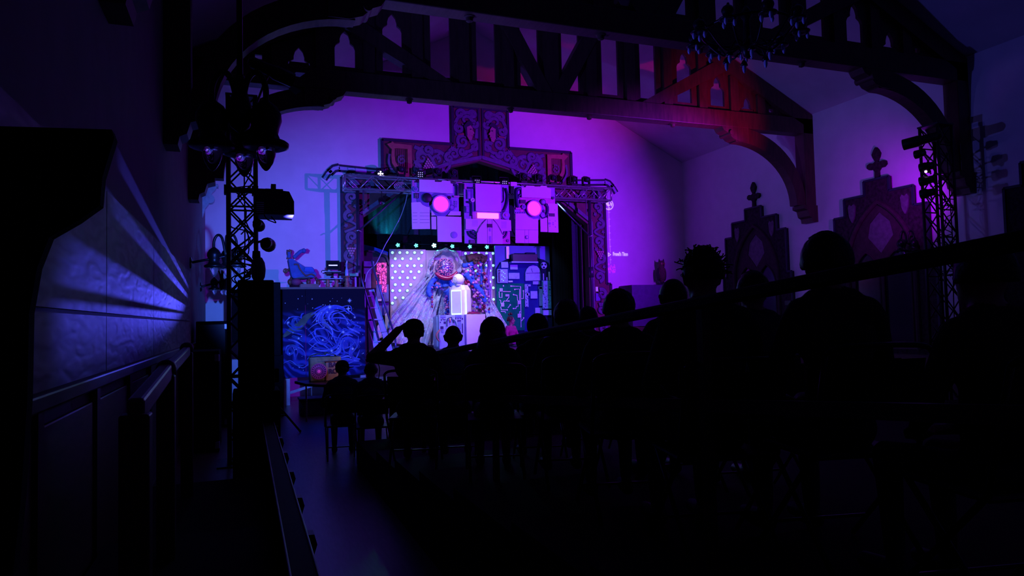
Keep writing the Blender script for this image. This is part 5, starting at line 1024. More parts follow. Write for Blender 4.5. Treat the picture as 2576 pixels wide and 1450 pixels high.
par_can('black par lamp on the left tower aimed at the stage wall', (.29, 9.56, 2.84), (2.0, 18.5, 2.8), 'par lamps on the left tower', (.14, 9.83, 2.9))
q = zy(735, 205); par_can('long black spotlight high on the left tower pointing right', (q.x, 9.95, q.z), (q.x+2.2, 10.7, q.z-.55), 'par lamps on the left tower', (.14, 9.95, 4.75), .62, .10, True)
q = zy(652, 575); par_can('small round lamp clamped on the left tower under the projector', (q.x, 9.8, q.z), (q.x+.4, 12, q.z-.3), 'par lamps on the left tower', (.14, 9.83, q.z), .2, .075)
RT = (12.02, 9.2)
zr_ = lambda px, py: PX(px, py, 11.2)
q = zr_(2272, 365); par_can('long black spotlight at the top of the right tower', q, (q.x-1.5, q.y+3.0, q.z-.35), 'lamps on the right tower', (11.84, 9.2, q.z+.1), .62, .10)
q = zr_(2302, 390); par_can('small boxy lamp below the long spotlight on the right tower', q, (q.x-1.0, q.y+3.5, q.z-.2), 'lamps on the right tower', (11.84, 9.2, q.z), .18, .075)
for (px_, py_, nm) in ((2315, 424, 'upper'), (2315, 458, 'middle'), (2317, 490, 'lower')):
    q = zr_(px_, py_); par_can('black par lamp on the right tower, %s of the three' % nm, q, (q.x-2.0, q.y+6, q.z-.6), 'lamps on the right tower', (11.84, 9.2, q.z), .24, .085)
q = zr_(2329, 432); t = thing('glowing_lamp_lens', 'small glowing violet lens on the right tower between the par lamps', 'lamp', q); wpart('lens', MB().sph(q, .022, 10, 8), mat('violet_lens', (.9, .6, 1), .3, emit=(.8, .35, 1), estr=5), t, True); wpart('holder', MB().lathe([(.03, -.02), (.03, -.06), (.012, -.08)], 10, q, (-1, 1, 0)), blackmet, t, 40)
# ================================================================ loudspeakers and boxes
def speaker(label, x0, x1, y0, y1, z0, z1):
    t = thing('loudspeaker', label, 'loudspeaker', ((x0+x1)/2, (y0+y1)/2, z0), group='black loudspeakers')
    wpart('cabinet', MB().bx(x0, x1, y0, y1, z0, z1), black_m, t, bevel=.015); wpart('grille', MB().bx(x0+.03, x1-.03, y1, y1+.012, z0+.05, z1-.05), blackmet, t)
    for s in (0, 1): x = x0-.004 if s == 0 else x1-.012; wpart('handle', MB().bx(x, x+.016, (y0+y1)/2-.07, (y0+y1)/2+.07, (z0+z1)/2+.1, (z0+z1)/2+.16), blackmet, t)
    return t
sx0, _ = XZ(598, 760, 8.7); sx1, sz1 = XZ(688, 706, 8.7)
speaker('tall black loudspeaker in front of the left lattice tower', sx0, sx1, 8.6, 9.1, 1.05, sz1); speaker('black bass cabinet under the tall loudspeaker', sx0-.06, sx1+.06, 8.55, 9.15, 0, 1.05)
speaker('black loudspeaker stack beside the side platform, left of the mural', .22, .66, 14.7, 15.2, 1.2, 2.66); speaker('black bass cabinet under the stack left of the mural', .18, .70, 14.6, 15.3, 0, 1.2)
q = PY(650, 690, 8.8); t = thing('round_monitor', 'round grey speckled monitor standing on the tall loudspeaker', 'monitor', (q.x, 8.85, sz1))
wpart('shell', MB().lathe([(.05, 0), (.075, .05), (.085, .14), (.075, .22), (.045, .28), (0, .30)], 16, (q.x, 8.85, sz1)), mat('speckled_grey', (.10, .10, .12), .6, var=.6, scale=60), t, True); wpart('cap', MB().lathe([(.04, .26), (.05, .28), (.045, .36), (.0, .37)], 12, (q.x-.02, 8.85, sz1)), blackmet, t, 40)
# equipment cabinets along the left wall under the sconces
for i, (y0, y1, h, x1_) in enumerate(((13.6, 14.5, 1.9, -.30), (15.0, 15.7, 1.75, -.28), (11.0, 12.0, 1.45, -.36))):
    t = thing('road_case', 'black equipment cabinet against the left wall, %s' % ('behind the wall post' , 'nearest the stage', 'below the lattice tower')[i], 'cabinet', ((W0+.08+x1_)/2, (y0+y1)/2, 0), group='equipment cabinets')
    wpart('body', MB().bx(W0+.08, x1_, y0, y1, 0, h), black_m, t, bevel=.012); wpart('door', MB().bx(W0+.12, x1_-.04, y0-.012, y0, .08, h-.06), blackmet, t)
    for z in (.1, h-.1): wpart('corner_trim', MB().bx(x1_-.06, x1_+.006, y0-.016, y0+.06, z-.05, z+.05), alu, t, bevel=.01)
# ================================================================ front tables, crate, tripod
t = thing('folding_table', 'dark folding table in front of the mural with a rounded front', 'table', (1.65, 13.2, 0))
wpart('top', MB().plate(catmull([Vector(p) for p in ((.85, 13.75), (2.6, 13.75), (2.6, 12.95), (2.2, 12.6), (1.7, 12.52), (1.25, 12.65), (1.0, 13.0))], 1, True), .70, .75, (), 'z'), mat('dark_laminate', (.035, .035, .05), .35), t, bevel=.008)
for x, y in ((1.05, 13.6), (2.45, 13.6), (1.3, 12.8), (2.3, 12.85)): wpart('leg', MB().cyl((x, y, 0), (x, y, .70), .016, n=8), alu, t, True)
cw = mat('mossy_stone_paint', (.26, .20, .11), .8, var=.5, scale=9, bump=.5); cpk = mat('salmon_sign_paint', (.62, .27, .20), .6, var=.2, scale=8)
zb8 = zoom(740, 870, 13.18, 13.35)
x0, _ = zb8(520, 700); xm, _ = zb8(1060, 700); x1, _ = zb8(1560, 700); zt_ = zb8(900, 380)[1]
t = thing('painted_crate', 'painted mossy stone crate with a lettered salmon front on the folding table', 'crate', ((x0+x1)/2, 13.4, .75))
rr = random.Random(8)
def rough(u, v): return (x0+(x1-x0)*u, 13.36+.30*v, zt_+.04*sin(u*5)+.02*rr.random()+(.05 if .5 < u < .85 else 0))
wpart('body', MB().bx(x0, x1, 13.36, 13.66, .75, zt_), cw, t, bevel=.02); wpart('moss_top', MB().grid(rough, 24, 6), mat('moss', (.06, .10, .07), .9, var=.6, scale=30, bump=.6), t, True); wpart('sign_front', MB().bx(xm, x1-.01, 13.345, 13.36, .76, zb8(1200, 540)[1]), cpk, t); wpart('sign_hood', MB().bx(xm-.03, x1, 13.31, 13.37, zb8(1200, 530)[1], zb8(1200, 505)[1]), mat('maroon_lath', (.16, .02, .05), .6), t)
inkp = mat('plum_lettering', (.10, .01, .07), .6)
def letters(txt, x, z, h, m, par, Y):
    cu = bpy.data.curves.new('lettering', 'FONT'); cu.body = txt; cu.size = h; cu.extrude = .003; cu.offset = .004; o = bpy.data.objects.new('lettering_tmp', cu); COL.objects.link(o)
    dg = bpy.context.evaluated_depsgraph_get(); me = bpy.data.meshes.new_from_object(o.evaluated_get(dg)); bpy.data.objects.remove(o); me.materials.clear(); me.materials.append(m)
    n = bpy.data.objects.new('lettering', me); COL.objects.link(n); n.parent = par; n.location = Vector((x, Y, z))-wloc(par); n.rotation_euler = (pi/2, 0, 0); return n
letters('BA', zb8(1140, 700)[0], zb8(1140, 715)[1], abs(zb8(0, 540)[1]-zb8(0, 715)[1])*1.32, inkp, t, 13.340); letters('RC', zb8(1140, 900)[0], zb8(1140, 925)[1], abs(zb8(0, 760)[1]-zb8(0, 925)[1])*1.32, inkp, t, 13.340)
c = zb8(800, 850); R = abs(zb8(1070, 850)[0]-zb8(530, 850)[0])/2
mgp = mat('magenta_weave', (.55, .10, .40), .6, var=.2, scale=12, emit=(.6, .05, .7), estr=.05); dkp = mat('indigo_weave', (.05, .02, .16), .7)
t = thing('woven_disc', 'round magenta woven disc leaning on the painted crate', 'disc', (c[0], 13.2, .75)); cc = (c[0], 13.26, max(c[1], .75+R)); ax = (0, -1, .12)
wpart('rim', MB().lathe([(R, 0), (R, .03), (R*.9, .045), (R*.88, .02), (R*.88, 0)], 28, cc, ax), mgp, t, True); wpart('back', MB().lathe([(R*.9, 0), (R*.9, .012), (0, .012)], 28, cc, ax), dkp, t, 40)
A_ = Vector(ax).normalized(); u_ = Vector((1, 0, 0)); v_ = A_.cross(u_)
for k in range(20):
    a = 2*pi*k/20
    for r0, r1, w_ in ((.12, .45, .012), (.5, .86, .022)):
        p0 = Vector(cc)+(u_*cos(a)+v_*sin(a))*R*r0+A_*.02; p1 = Vector(cc)+(u_*cos(a+.12)+v_*sin(a+.12))*R*r1+A_*.02; wpart('spoke', MB().bar(p0, p1, w_, .012, A_), mgp, t)
wpart('hub', MB().sph(Vector(cc)+A_*.02, .03, 10, 6), mat('hot_pink_hub', (.8, .15, .6), .5, emit=(.8, .05, .9), estr=.3), t, True)
t = thing('added_gooseneck_lamp', 'small black gooseneck lamp added on the folding table to show the crate colours', 'lamp', (2.28, 12.95, .75))  # added lamp, brings out the olive and salmon of the crate
part('base', MB().lathe([(.06, 0), (.06, .02), (.02, .03), (0, .03)], 14), blackmet, t, 40); part('neck', MB().tube(catmull([Vector((0, 0, .02)), Vector((.02, 0, .22)), Vector((-.05, .02, .36)), Vector((-.16, .06, .38))], 6), .009, 6), blackmet, t, True); part('shade', MB().lathe([(.012, -.05), (.03, -.03), (.04, .03), (.036, .03), (.0, .0)], 12, (-.18, .07, .37), (-.75, .3, -.45)), blackmet, t, 40)
spot('added_gooseneck_light', (2.05, 13.05, 1.10), (1.55, 13.35, .95), 3.2, (1.0, .72, .6), 110, .8, .02)
# boxes under the platform, tripod stand
t = thing('blue_crate', 'dark blue equipment crate on the floor under the folding table', 'crate', (1.35, 14.6, 0)); wpart('box', MB().bx(1.0, 1.75, 14.4, 14.9, 0, .30), mat('dusky_blue', (.05, .05, .11), .6), t, bevel=.02); wpart('lid', MB().bx(.98, 1.77, 14.38, 14.92, .30, .34), mat('dusky_blue', (.05, .05, .11), .6), t, bevel=.01)
q = PZ(742, 1085, 0)
t = thing('tripod_stand', 'black tripod stand with a black case on top at the aisle edge', 'stand', (.30, q.y, 0))
wpart('pole', MB().cyl((.30, q.y, .12), (.30, q.y, .85), .02, n=8), blackmet, t, True)
for a in (-.35, 2.0, 3.9): wpart('leg', MB().cyl((.30, q.y, .72), (.30+.58*cos(a), q.y+.58*sin(a), .02), .018, n=8), blackmet, t, True); wpart('rubber_foot', MB().sph((.30+.58*cos(a), q.y+.58*sin(a), .022), .022, 8, 6), black_m, t, True)
for a in (-.35, 2.0, 3.9): wpart('strut', MB().cyl((.30, q.y, .35), (.30+.36*cos(a), q.y+.36*sin(a), .28), .010, n=6), blackmet, t, True)
wpart('case', MB().bx(.06, .52, q.y-.2, q.y+.2, .85, 1.08), black_m, t, bevel=.02)
# left platform rail with lit edges, handrail with newels
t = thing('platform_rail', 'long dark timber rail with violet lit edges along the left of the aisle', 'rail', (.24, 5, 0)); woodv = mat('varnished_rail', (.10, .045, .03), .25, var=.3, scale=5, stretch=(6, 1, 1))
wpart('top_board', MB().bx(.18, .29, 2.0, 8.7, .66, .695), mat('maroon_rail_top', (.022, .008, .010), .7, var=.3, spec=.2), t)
for x in (.172, .290): wpart('lit_edge_strip', MB().bx(x, x+.012, 2.0, 8.7, .655, .702), mat('lit_edge_pink', (.24, .10, .14), .4, var=.3, scale=3), t, bevel=.004); wpart('inner_board', MB().bx(.17, .19, 2.0, 8.7, .08, .66), oak, t)  # lit rail edges put into paler pink strips
for i in range(8): y = 2.3+i*.88; wpart('bracket', MB().plate([(.24, .66), (.345, .655), (.36, .60), (.335, .52), (.35, .42), (.33, .30), (.29, .18), (.29, 0), (.22, 0), (.22, .66)], y-.05, y+.05), oak, t)
st_m = mat('platform_boards', (.012, .008, .007), .8, var=.3, spec=.15)
struct('floor_left_platform', MB().bx(W0+.05, .16, -3.3, 3.1, 0, .56).bx(W0+.05, .16, 3.1, 5.2, 0, .42).bx(W0+.05, .16, 5.2, 7.6, 0, .28), st_m, 'stepped dark platform at the left, under the viewer')
hp = [PX(361, 1033, -.42), PX(424, 939, -.42)]
t = thing('stair_handrail', 'sloping dark handrail with round-topped newel posts at the left wall', 'handrail', (-.45, 3.2, .5))
g = [Vector((-.45, 1.6, 1.30)), Vector((-.45, 5.2, 1.02))]
a = PX(345, 1027, -.45); c = PX(418, 936, -.45)
wpart('rail', MB().bar(a+(a-c)*.04, c, .10, .07, (1, 0, 0)), mat('violet_brown_rail', (.16, .08, .10), .35), t, bevel=.015)
for p, r_ in ((c, .06), (PX(470, 882, -.5), .06)): wpart('newel', MB().bx(p.x-.05, p.x+.05, p.y-.05, p.y+.05, .28, p.z-.02), oak, t, bevel=.01); wpart('newel_cap', MB().sph((p.x, p.y, p.z+.02), (r_, r_, r_*.9)), oak, t, True)
wpart('near_newel', MB().bx(a.x-.06, a.x+.06, a.y-.10, a.y+.02, .42, a.z-.02), oak, t, bevel=.01)
d_ = PX(470, 884, -.5); wpart('rail', MB().bar(c, d_, .08, .06, (1, 0, 0)), mat('violet_brown_rail', (.16, .08, .10), .35), t, bevel=.012)
# ================================================================ chandelier
ch = thing('chandelier', 'black ring chandelier with clusters of tiny glass drops near the ceiling', 'chandelier', (6.0, 7.1, 5.25))
wpart('chain', MB().cyl((6.0, 7.1, 5.7), (6.0, 7.1, 10.0), .012, n=6), iron, ch); wpart('hub', MB().lathe([(0, 5.05), (.06, 5.08), (.09, 5.2), (.05, 5.3), (.04, 5.55), (.08, 5.62), (.03, 5.72), (0, 5.75)], 14, (6.0, 7.1, 0)), iron, ch, True)
wpart('ring', MB().tube([(6.0+.55*cos(a), 7.1+.55*sin(a), 5.42) for a in [2*pi*i/36 for i in range(37)]], .02, 8, False), iron, ch, True)
mini = MB().lathe([(.014, .03), (.02, .0), (.026, -.035), (.020, -.07), (.008, -.095), (0, -.10)], 10).mesh('drop_bulb', mat('bulb_glass', (.55, .6, .9), .08, var=.05), True)
for k in range(9):
    a = 2*pi*k/9+.2; c = Vector((6.0+.66*cos(a), 7.1+.66*sin(a), 5.36))
    wpart('arm', MB().tube(catmull([Vector((6.0+.06*cos(a), 7.1+.06*sin(a), 5.25)), Vector((6.0+.3*cos(a), 7.1+.3*sin(a), 5.15)), Vector((6.0+.55*cos(a), 7.1+.55*sin(a), 5.42)), Vector((6.0+.64*cos(a), 7.1+.64*sin(a), 5.55)), c+Vector((0, 0, .1))], 5), .014, 6), iron, ch, True)
    bl_ = inst('bell', bell, ch, c-wloc(ch), (0, 0, 0), (.9, .9, .7))
    for j in range(3): b3 = a+2*pi*j/3; inst('drop_bulb', mini, bl_, (.085*cos(b3), .085*sin(b3), -.05))
for k in range(6):
    a = 2*pi*k/6; c = Vector((6.0+.28*cos(a), 7.1+.28*sin(a), 5.06)); wpart('inner_arm', MB().tube(catmull([Vector((6.0, 7.1, 5.2)), Vector((6.0+.16*cos(a), 7.1+.16*sin(a), 5.28)), c+Vector((0, 0, .06))], 5), .011, 6), iron, ch, True); b_ = wpart('cup', MB().lathe([(.02, .07), (.04, .03), (.05, 0), (0, 0)], 10, c), iron, ch, True); inst('drop_bulb', mini, b_, c-wloc(b_)+Vector((0, 0, -.0)))
# ================================================================ owl, draped table, projected timeline
q0, q1 = PY(1596, 716, 17.6), PY(1705, 716, 17.6); zt_ = q0.z-.01
t = thing('draped_table', 'high table under a dark violet cloth right of the stage', 'table', ((q0.x+q1.x)/2, 17.8, 0))
wpart('frame', MB().bx(q0.x+.03, q1.x-.03, 17.80, 18.40, 0, zt_-.02), oak, t)
def cloth(u, v):
    a = u*2*(q1.x-q0.x+.7); W_, Dp = q1.x-q0.x, .7; s = [(0, 0), (W_, 0), (W_, Dp), (0, Dp), (0, 0)]; L4 = [W_, Dp, W_, Dp]; k = 0
    a = u*sum(L4)
    while k < 3 and a > L4[k]: a -= L4[k]; k += 1
    f = a/L4[k]; x = s[k][0]*(1-f)+s[k+1][0]*f; y = s[k][1]*(1-f)+s[k+1][1]*f; w2 = .02*v*sin(u*60)
    return (q0.x+x+w2*(1 if k % 2 else .3), 17.75+y+w2*(.3 if k % 2 else 1), zt_-1.2*v)
clm = mat('dark_violet_cloth', (.09, .06, .16), .8, var=.15); wpart('cloth_skirt', MB().grid(cloth, 120, 6), clm, t, True); wpart('cloth_top', MB().bx(q0.x, q1.x, 17.75, 18.45, zt_-.01, zt_+.004), clm, t)
oc = PY(1665, 700, 18.22); oz = zt_+.004
ow = thing('owl_statue', 'brown owl figure perched on a branch on the draped table', 'owl figure', (oc.x, 18.22, oz)); om = mat('owl_brown', (.13, .055, .05), .7, var=.5, scale=30, bump=.3); od = mat('owl_dark', (.03, .012, .03), .7)
part('perch', MB().tube([(-.14, 0, .05), (0, 0, .07), (.12, .02, .06)], .035, 8), od, ow, True); part('perch_base', MB().lathe([(.09, 0), (.10, .02), (.05, .05), (.04, .07)], 12), od, ow, True)
part('body', MB().lathe([(.03, .08), (.07, .12), (.115, .26), (.135, .38), (.12, .48), (.085, .53), (.09, .58), (.105, .66), (.09, .73), (.05, .76), (0, .765)], 18), om, ow, True)
for s in (-1, 1):
    part('ear_tuft', MB().lathe([(.035, 0), (.02, .06), (0, .11)], 8, (s*.065, 0, .72), (s*.15, 0, 1)), od, ow, True); part('wing', MB().sph((s*.115, .02, .34), (.035, .08, .20)), od, ow, True); part('eye', MB().lathe([(.03, 0), (.028, .01), (0, .012)], 12, (s*.04, -.088, .66), (s*.2, -1, 0)), mat('owl_eye', (.35, .15, .05), .3), ow, 40); part('foot', MB().sph((s*.04, -.03, .09), (.025, .045, .03)), od, ow, True)
part('beak', MB().lathe([(.016, 0), (0, .045)], 6, (0, -.095, .63), (0, -.5, -1)), od, ow, True)
# projected timeline on the wall
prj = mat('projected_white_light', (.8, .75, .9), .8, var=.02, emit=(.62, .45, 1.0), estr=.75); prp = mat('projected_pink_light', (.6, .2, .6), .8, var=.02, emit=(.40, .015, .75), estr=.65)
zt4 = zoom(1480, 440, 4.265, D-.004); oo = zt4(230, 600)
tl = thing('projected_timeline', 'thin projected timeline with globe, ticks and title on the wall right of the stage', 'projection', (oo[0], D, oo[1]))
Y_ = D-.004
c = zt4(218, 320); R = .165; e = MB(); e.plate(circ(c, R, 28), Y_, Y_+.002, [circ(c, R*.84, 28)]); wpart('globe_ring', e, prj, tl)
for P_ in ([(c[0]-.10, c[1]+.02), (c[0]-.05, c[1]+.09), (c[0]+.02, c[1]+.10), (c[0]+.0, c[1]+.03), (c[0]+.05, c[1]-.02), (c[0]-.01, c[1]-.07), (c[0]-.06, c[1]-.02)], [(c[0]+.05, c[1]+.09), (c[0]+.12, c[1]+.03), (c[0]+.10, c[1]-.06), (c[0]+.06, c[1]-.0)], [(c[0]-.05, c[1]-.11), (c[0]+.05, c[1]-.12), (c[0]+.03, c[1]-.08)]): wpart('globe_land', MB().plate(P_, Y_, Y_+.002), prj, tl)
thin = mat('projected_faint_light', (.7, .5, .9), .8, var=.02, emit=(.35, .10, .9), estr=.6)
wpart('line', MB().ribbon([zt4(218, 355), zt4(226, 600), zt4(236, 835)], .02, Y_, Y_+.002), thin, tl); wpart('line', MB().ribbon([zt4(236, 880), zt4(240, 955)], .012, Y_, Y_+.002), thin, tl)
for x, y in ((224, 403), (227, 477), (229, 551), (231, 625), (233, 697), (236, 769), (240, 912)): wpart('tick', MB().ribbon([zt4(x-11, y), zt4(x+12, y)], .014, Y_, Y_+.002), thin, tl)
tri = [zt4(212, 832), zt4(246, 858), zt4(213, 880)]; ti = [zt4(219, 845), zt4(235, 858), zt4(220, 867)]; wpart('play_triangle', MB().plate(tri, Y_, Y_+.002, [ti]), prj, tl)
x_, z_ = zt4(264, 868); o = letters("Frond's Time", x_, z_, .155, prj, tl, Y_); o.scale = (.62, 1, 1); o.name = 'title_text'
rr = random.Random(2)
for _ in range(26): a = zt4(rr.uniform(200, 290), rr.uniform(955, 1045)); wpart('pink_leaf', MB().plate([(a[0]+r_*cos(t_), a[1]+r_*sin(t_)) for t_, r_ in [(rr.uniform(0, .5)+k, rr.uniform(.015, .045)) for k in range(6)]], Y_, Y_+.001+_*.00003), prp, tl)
# small outlet and cables at right column foot
q = PY(1501, 728, D-.06); t = thing('wall_socket', 'small lit white socket plate at the foot of the right painted column', 'socket', q); wpart('plate', MB().bx(q.x-.04, q.x+.04, q.y-.02, q.y, q.z-.07, q.z+.07), mat('socket_white', (.8, .75, .85), .4, emit=(.5, .3, .7), estr=.2), t, bevel=.008); wpart('box', MB().bx(q.x-.05, q.x+.10, q.y-.03, q.y+.0, q.z-.35, q.z-.12), navy_card, t, bevel=.01); wpart('lead', MB().tube(catmull([q+Vector((0, -.02, -.07)), q+Vector((.1, -.04, -.2)), q+Vector((.12, -.03, -.5))], 5), .012, 6), cable_m, t, True)

# dark stand-in panel close to the viewer, edge shaped to cut off the lit wall
sp = [(-60, 322), (285, 332), (292, 352), (262, 450), (256, 520), (200, 560), (130, 600), (100, 676), (80, 790), (76, 1000), (60, 1250), (40, 1440), (-60, 1440)]
c = PY(20, 900, 1.7); t = thing('dark_stand_in', 'dark stand-in panel with an edge shaped to cut off the lit wall at the far left, close to the viewer', 'screen', (c.x, 1.7, .56))
out = [XZ(x, y, 1.7) for x, y in sp]; out = [(max(x, W0+.03), max(z, .565)) for x, z in out]
wpart('panel', MB().plate(out, 1.68, 1.72), mat('black_stained_board', (.004, .003, .004), .9, spec=.1), t)
wpart('foot', MB().bx(out[-1][0], out[-1][0]+.35, 1.55, 1.85, .56, .60), mat('black_stained_board', (.004, .003, .004), .9), t)
# ================================================================ seating tiers and handrail
import numpy as np
TIERS = [(-3.2, 2.6, .80), (2.6, 3.5, .74), (3.5, 4.6, .68), (4.6, 5.6, .60), (5.6, 6.6, .52), (6.6, 7.6, .43), (7.6, 9.0, .32)]
tier = lambda y: next((z for a, c, z in TIERS if a <= y < c), 0.0)
e = MB()
tp = thing('floor_seating_tiers', 'stepped dark seating platform under the audience', None, (6, 4, 0), kind='structure')
for a, c, z in TIERS: wpart('tier', MB().bx(1.30, 10.6, a, c-.002, 0, z), st_m, tp)
wpart('dark_mask_panel', MB().bx(1.72, 10.6, 8.96, 9.0, 0, .98), black_m, tp)  # added black panel, hides the lit floor beyond the tiers
hrl = thing('sloping_handrail', 'long dark handrail sloping down past the audience towards the stage', 'handrail', (1.75, 4, .5))
zr7 = lambda y: 1.46+.0855*(7.0-y)
wpart('rail', MB().bar((1.75, 7.6, zr7(7.6)), (1.75, -.6, zr7(-.6)), .05, .045, (1, 0, 0)), mat('worn_handrail', (.014, .010, .009), .6, var=.3, spec=.2), hrl, bevel=.012)
for y in (7.3, 5.0, 2.4, .2): wpart('baluster', MB().bx(1.73, 1.77, y-.02, y+.02, tier(y), zr7(y)-.03), oak, hrl)
wpart('mid_rail', MB().bar((1.75, 7.6, zr7(7.6)-.42), (1.75, -.6, zr7(-.6)-.42), .05, .035, (1, 0, 0)), oak, hrl)
# ================================================================ folding chair
chm = mat('black_chair_steel', (.02, .02, .022), .3, .6); chs = mat('black_vinyl', (.012, .012, .014), .5)
def chair(loc, rz, label):
    t = thing('folding_chair', label, 'chair', loc, rz, group='folding chairs')
    part('seat', MB().bx(-.21, .21, -.19, .22, .43, .455), chs, t, bevel=.012)
    part('backrest', MB().grid(lambda u, v: (-.2+.4*u, -.24-.03*(1-(2*u-1)**2)-.05*v, .62+.2*v), 8, 4), chs, t, True)
    for s in (-1, 1):
        part('front_leg', MB().tube([(s*.22, -.30, .84), (s*.22, -.20, .46), (s*.22, .24, .01)], .011, 8), chm, t, True); part('rear_leg', MB().tube([(s*.20, .17, .45), (s*.20, -.27, .01)], .011, 8), chm, t, True)
    part('front_bar', MB().cyl((-.22, .13, .12), (.22, .13, .12), .008, n=6), chm, t); part('top_bar', MB().tube(catmull([Vector((-.22, -.30, .84)), Vector((-.15, -.315, .87)), Vector((.15, -.315, .87)), Vector((.22, -.30, .84))], 4), .011, 8), chm, t, True)
    return t
# ================================================================ people
def cap_dist(P, p0, p1, r0, r1):
    p0, p1 = np.array(p0), np.array(p1); d = p1-p0; L2 = max(1e-9, (d*d).sum()); h = np.clip(((P-p0)@d)/L2, 0, 1); return np.linalg.norm(P-(p0+h[:, None]*d), axis=1)-(r0+(r1-r0)*h)
def body_mesh(prims, mats, vox=.014):
    mb = MB(); tags = []
    for p in prims:
        if p[0] == 'c':
            _, a, c, r0, r1, tg = p; a, c = Vector(a), Vector(c); L_ = (c-a).length; mb.sph(a, r0, 12, 8); mb.sph(c, r1, 12, 8)
            if L_ > 1e-4: mb.tube([a, a.lerp(c, .5), c], [r0, (r0+r1)/2, r1], 12)
        else: mb.sph(p[1], p[2], 18, 12)
    me = mb.mesh('tmp', None); o = bpy.data.objects.new('tmp', me); COL.objects.link(o)
    m = o.modifiers.new('r', 'REMESH'); m.mode = 'VOXEL'; m.voxel_size = vox; m.use_smooth_shade = True
    s = o.modifiers.new('s', 'SMOOTH'); s.factor = .5; s.iterations = 4
    out = bpy.data.meshes.new_from_object(o.evaluated_get(bpy.context.evaluated_depsgraph_get())); bpy.data.objects.remove(o)
    n = len(out.polygons); C = np.zeros(n*3); out.polygons.foreach_get('center', C); C = C.reshape(-1, 3); best = np.full(n, 9.); idx = np.zeros(n, dtype=np.int32)
    for p in prims:
        if p[0] == 'c': dd = cap_dist(C, *p[1:5])
        else: q = (C-np.array(p[1]))/np.array(p[2]); k = np.linalg.norm(q, axis=1); dd = (k-1)*min(p[2])
        sel = dd < best; best[sel] = dd[sel]; idx[sel] = p[-1]
    out.materials.clear()
    for x in mats: out.materials.append(x)
    out.polygons.foreach_set('material_index', idx.tolist()); out.polygons.foreach_set('use_smooth', [True]*n); out.name = 'body'; out.update(); return out
SK, SH, TR, SHO = 0, 1, 2, 3
def hand(w_, d, n, s, curl=.5):
    """palm and five fingers; w_ wrist, d direction, n palm normal, s=+1/-1 thumb side"""
    w_, d, n = Vector(w_), Vector(d).normalized(), Vector(n); n = (n-d*n.dot(d)).normalized(); a = d.cross(n)*s; out = []
    pc = w_+d*.05; out.append(('c', w_, w_+d*.085+a*.012, .024, .026, SK)); out.append(('c', w_+a*.0, w_+d*.08-a*.024, .022, .018, SK)); out.append(('c', w_, w_+d*.075+a*.03, .02, .016, SK))
    for k, (off, L_) in enumerate(((.032, .068), (.011, .076), (-.010, .070), (-.030, .055))):
        b0 = w_+d*.085+a*off; b1 = b0+(d*cos(curl)+n*sin(curl))*L_*.55; b2 = b1+(d*cos(curl*2.2)+n*sin(curl*2.2))*L_*.5; out += [('c', b0, b1, .0105, .0095, SK), ('c', b1, b2, .0095, .0085, SK)]
    t0 = w_+d*.03+a*.03; t1 = t0+(d*.7+a*.7).normalized()*.04+n*.008; t2 = t1+(d*.95+a*.2).normalized()*.032+n*.01; out += [('c', t0, t1, .013, .0115, SK), ('c', t1, t2, .0115, .0095, SK)]
    return out
def head_prims(c, f=(0, 1, 0), up=(0, 0, 1)):
    c, f, up = Vector(c), Vector(f).normalized(), Vector(up).normalized(); r = f.cross(up).normalized(); P = []
    for o, R in (((0, 0, .012), (.076, .095, .10)), ((0, .030, -.055), (.056, .062, .062))):
        ctr = c+r*o[0]+f*o[1]+up*o[2]; P.append(('e', tuple(ctr), R if abs(f.y) > .7 else (R[1], R[0], R[2]), SK))
    P.append(('c', c+f*.088+up*.012, c+f*.112-up*.028, .009, .014, SK)); P.append(('c', c+f*.088-up*.062-r*.018, c+f*.088-up*.062+r*.018, .010, .010, SK)); P.append(('c', c+f*.06-up*.105, c+f*.075-up*.10, .026, .022, SK))
    for s in (-1, 1): P.append(('c', c+r*s*.080-up*.03, c+r*s*.086+up*.02-f*.006, .013, .017, SK)); P.append(('c', c+f*.080+up*.026+r*s*.02, c+f*.072+up*.03+r*s*.042, .010, .009, SK))
    return P
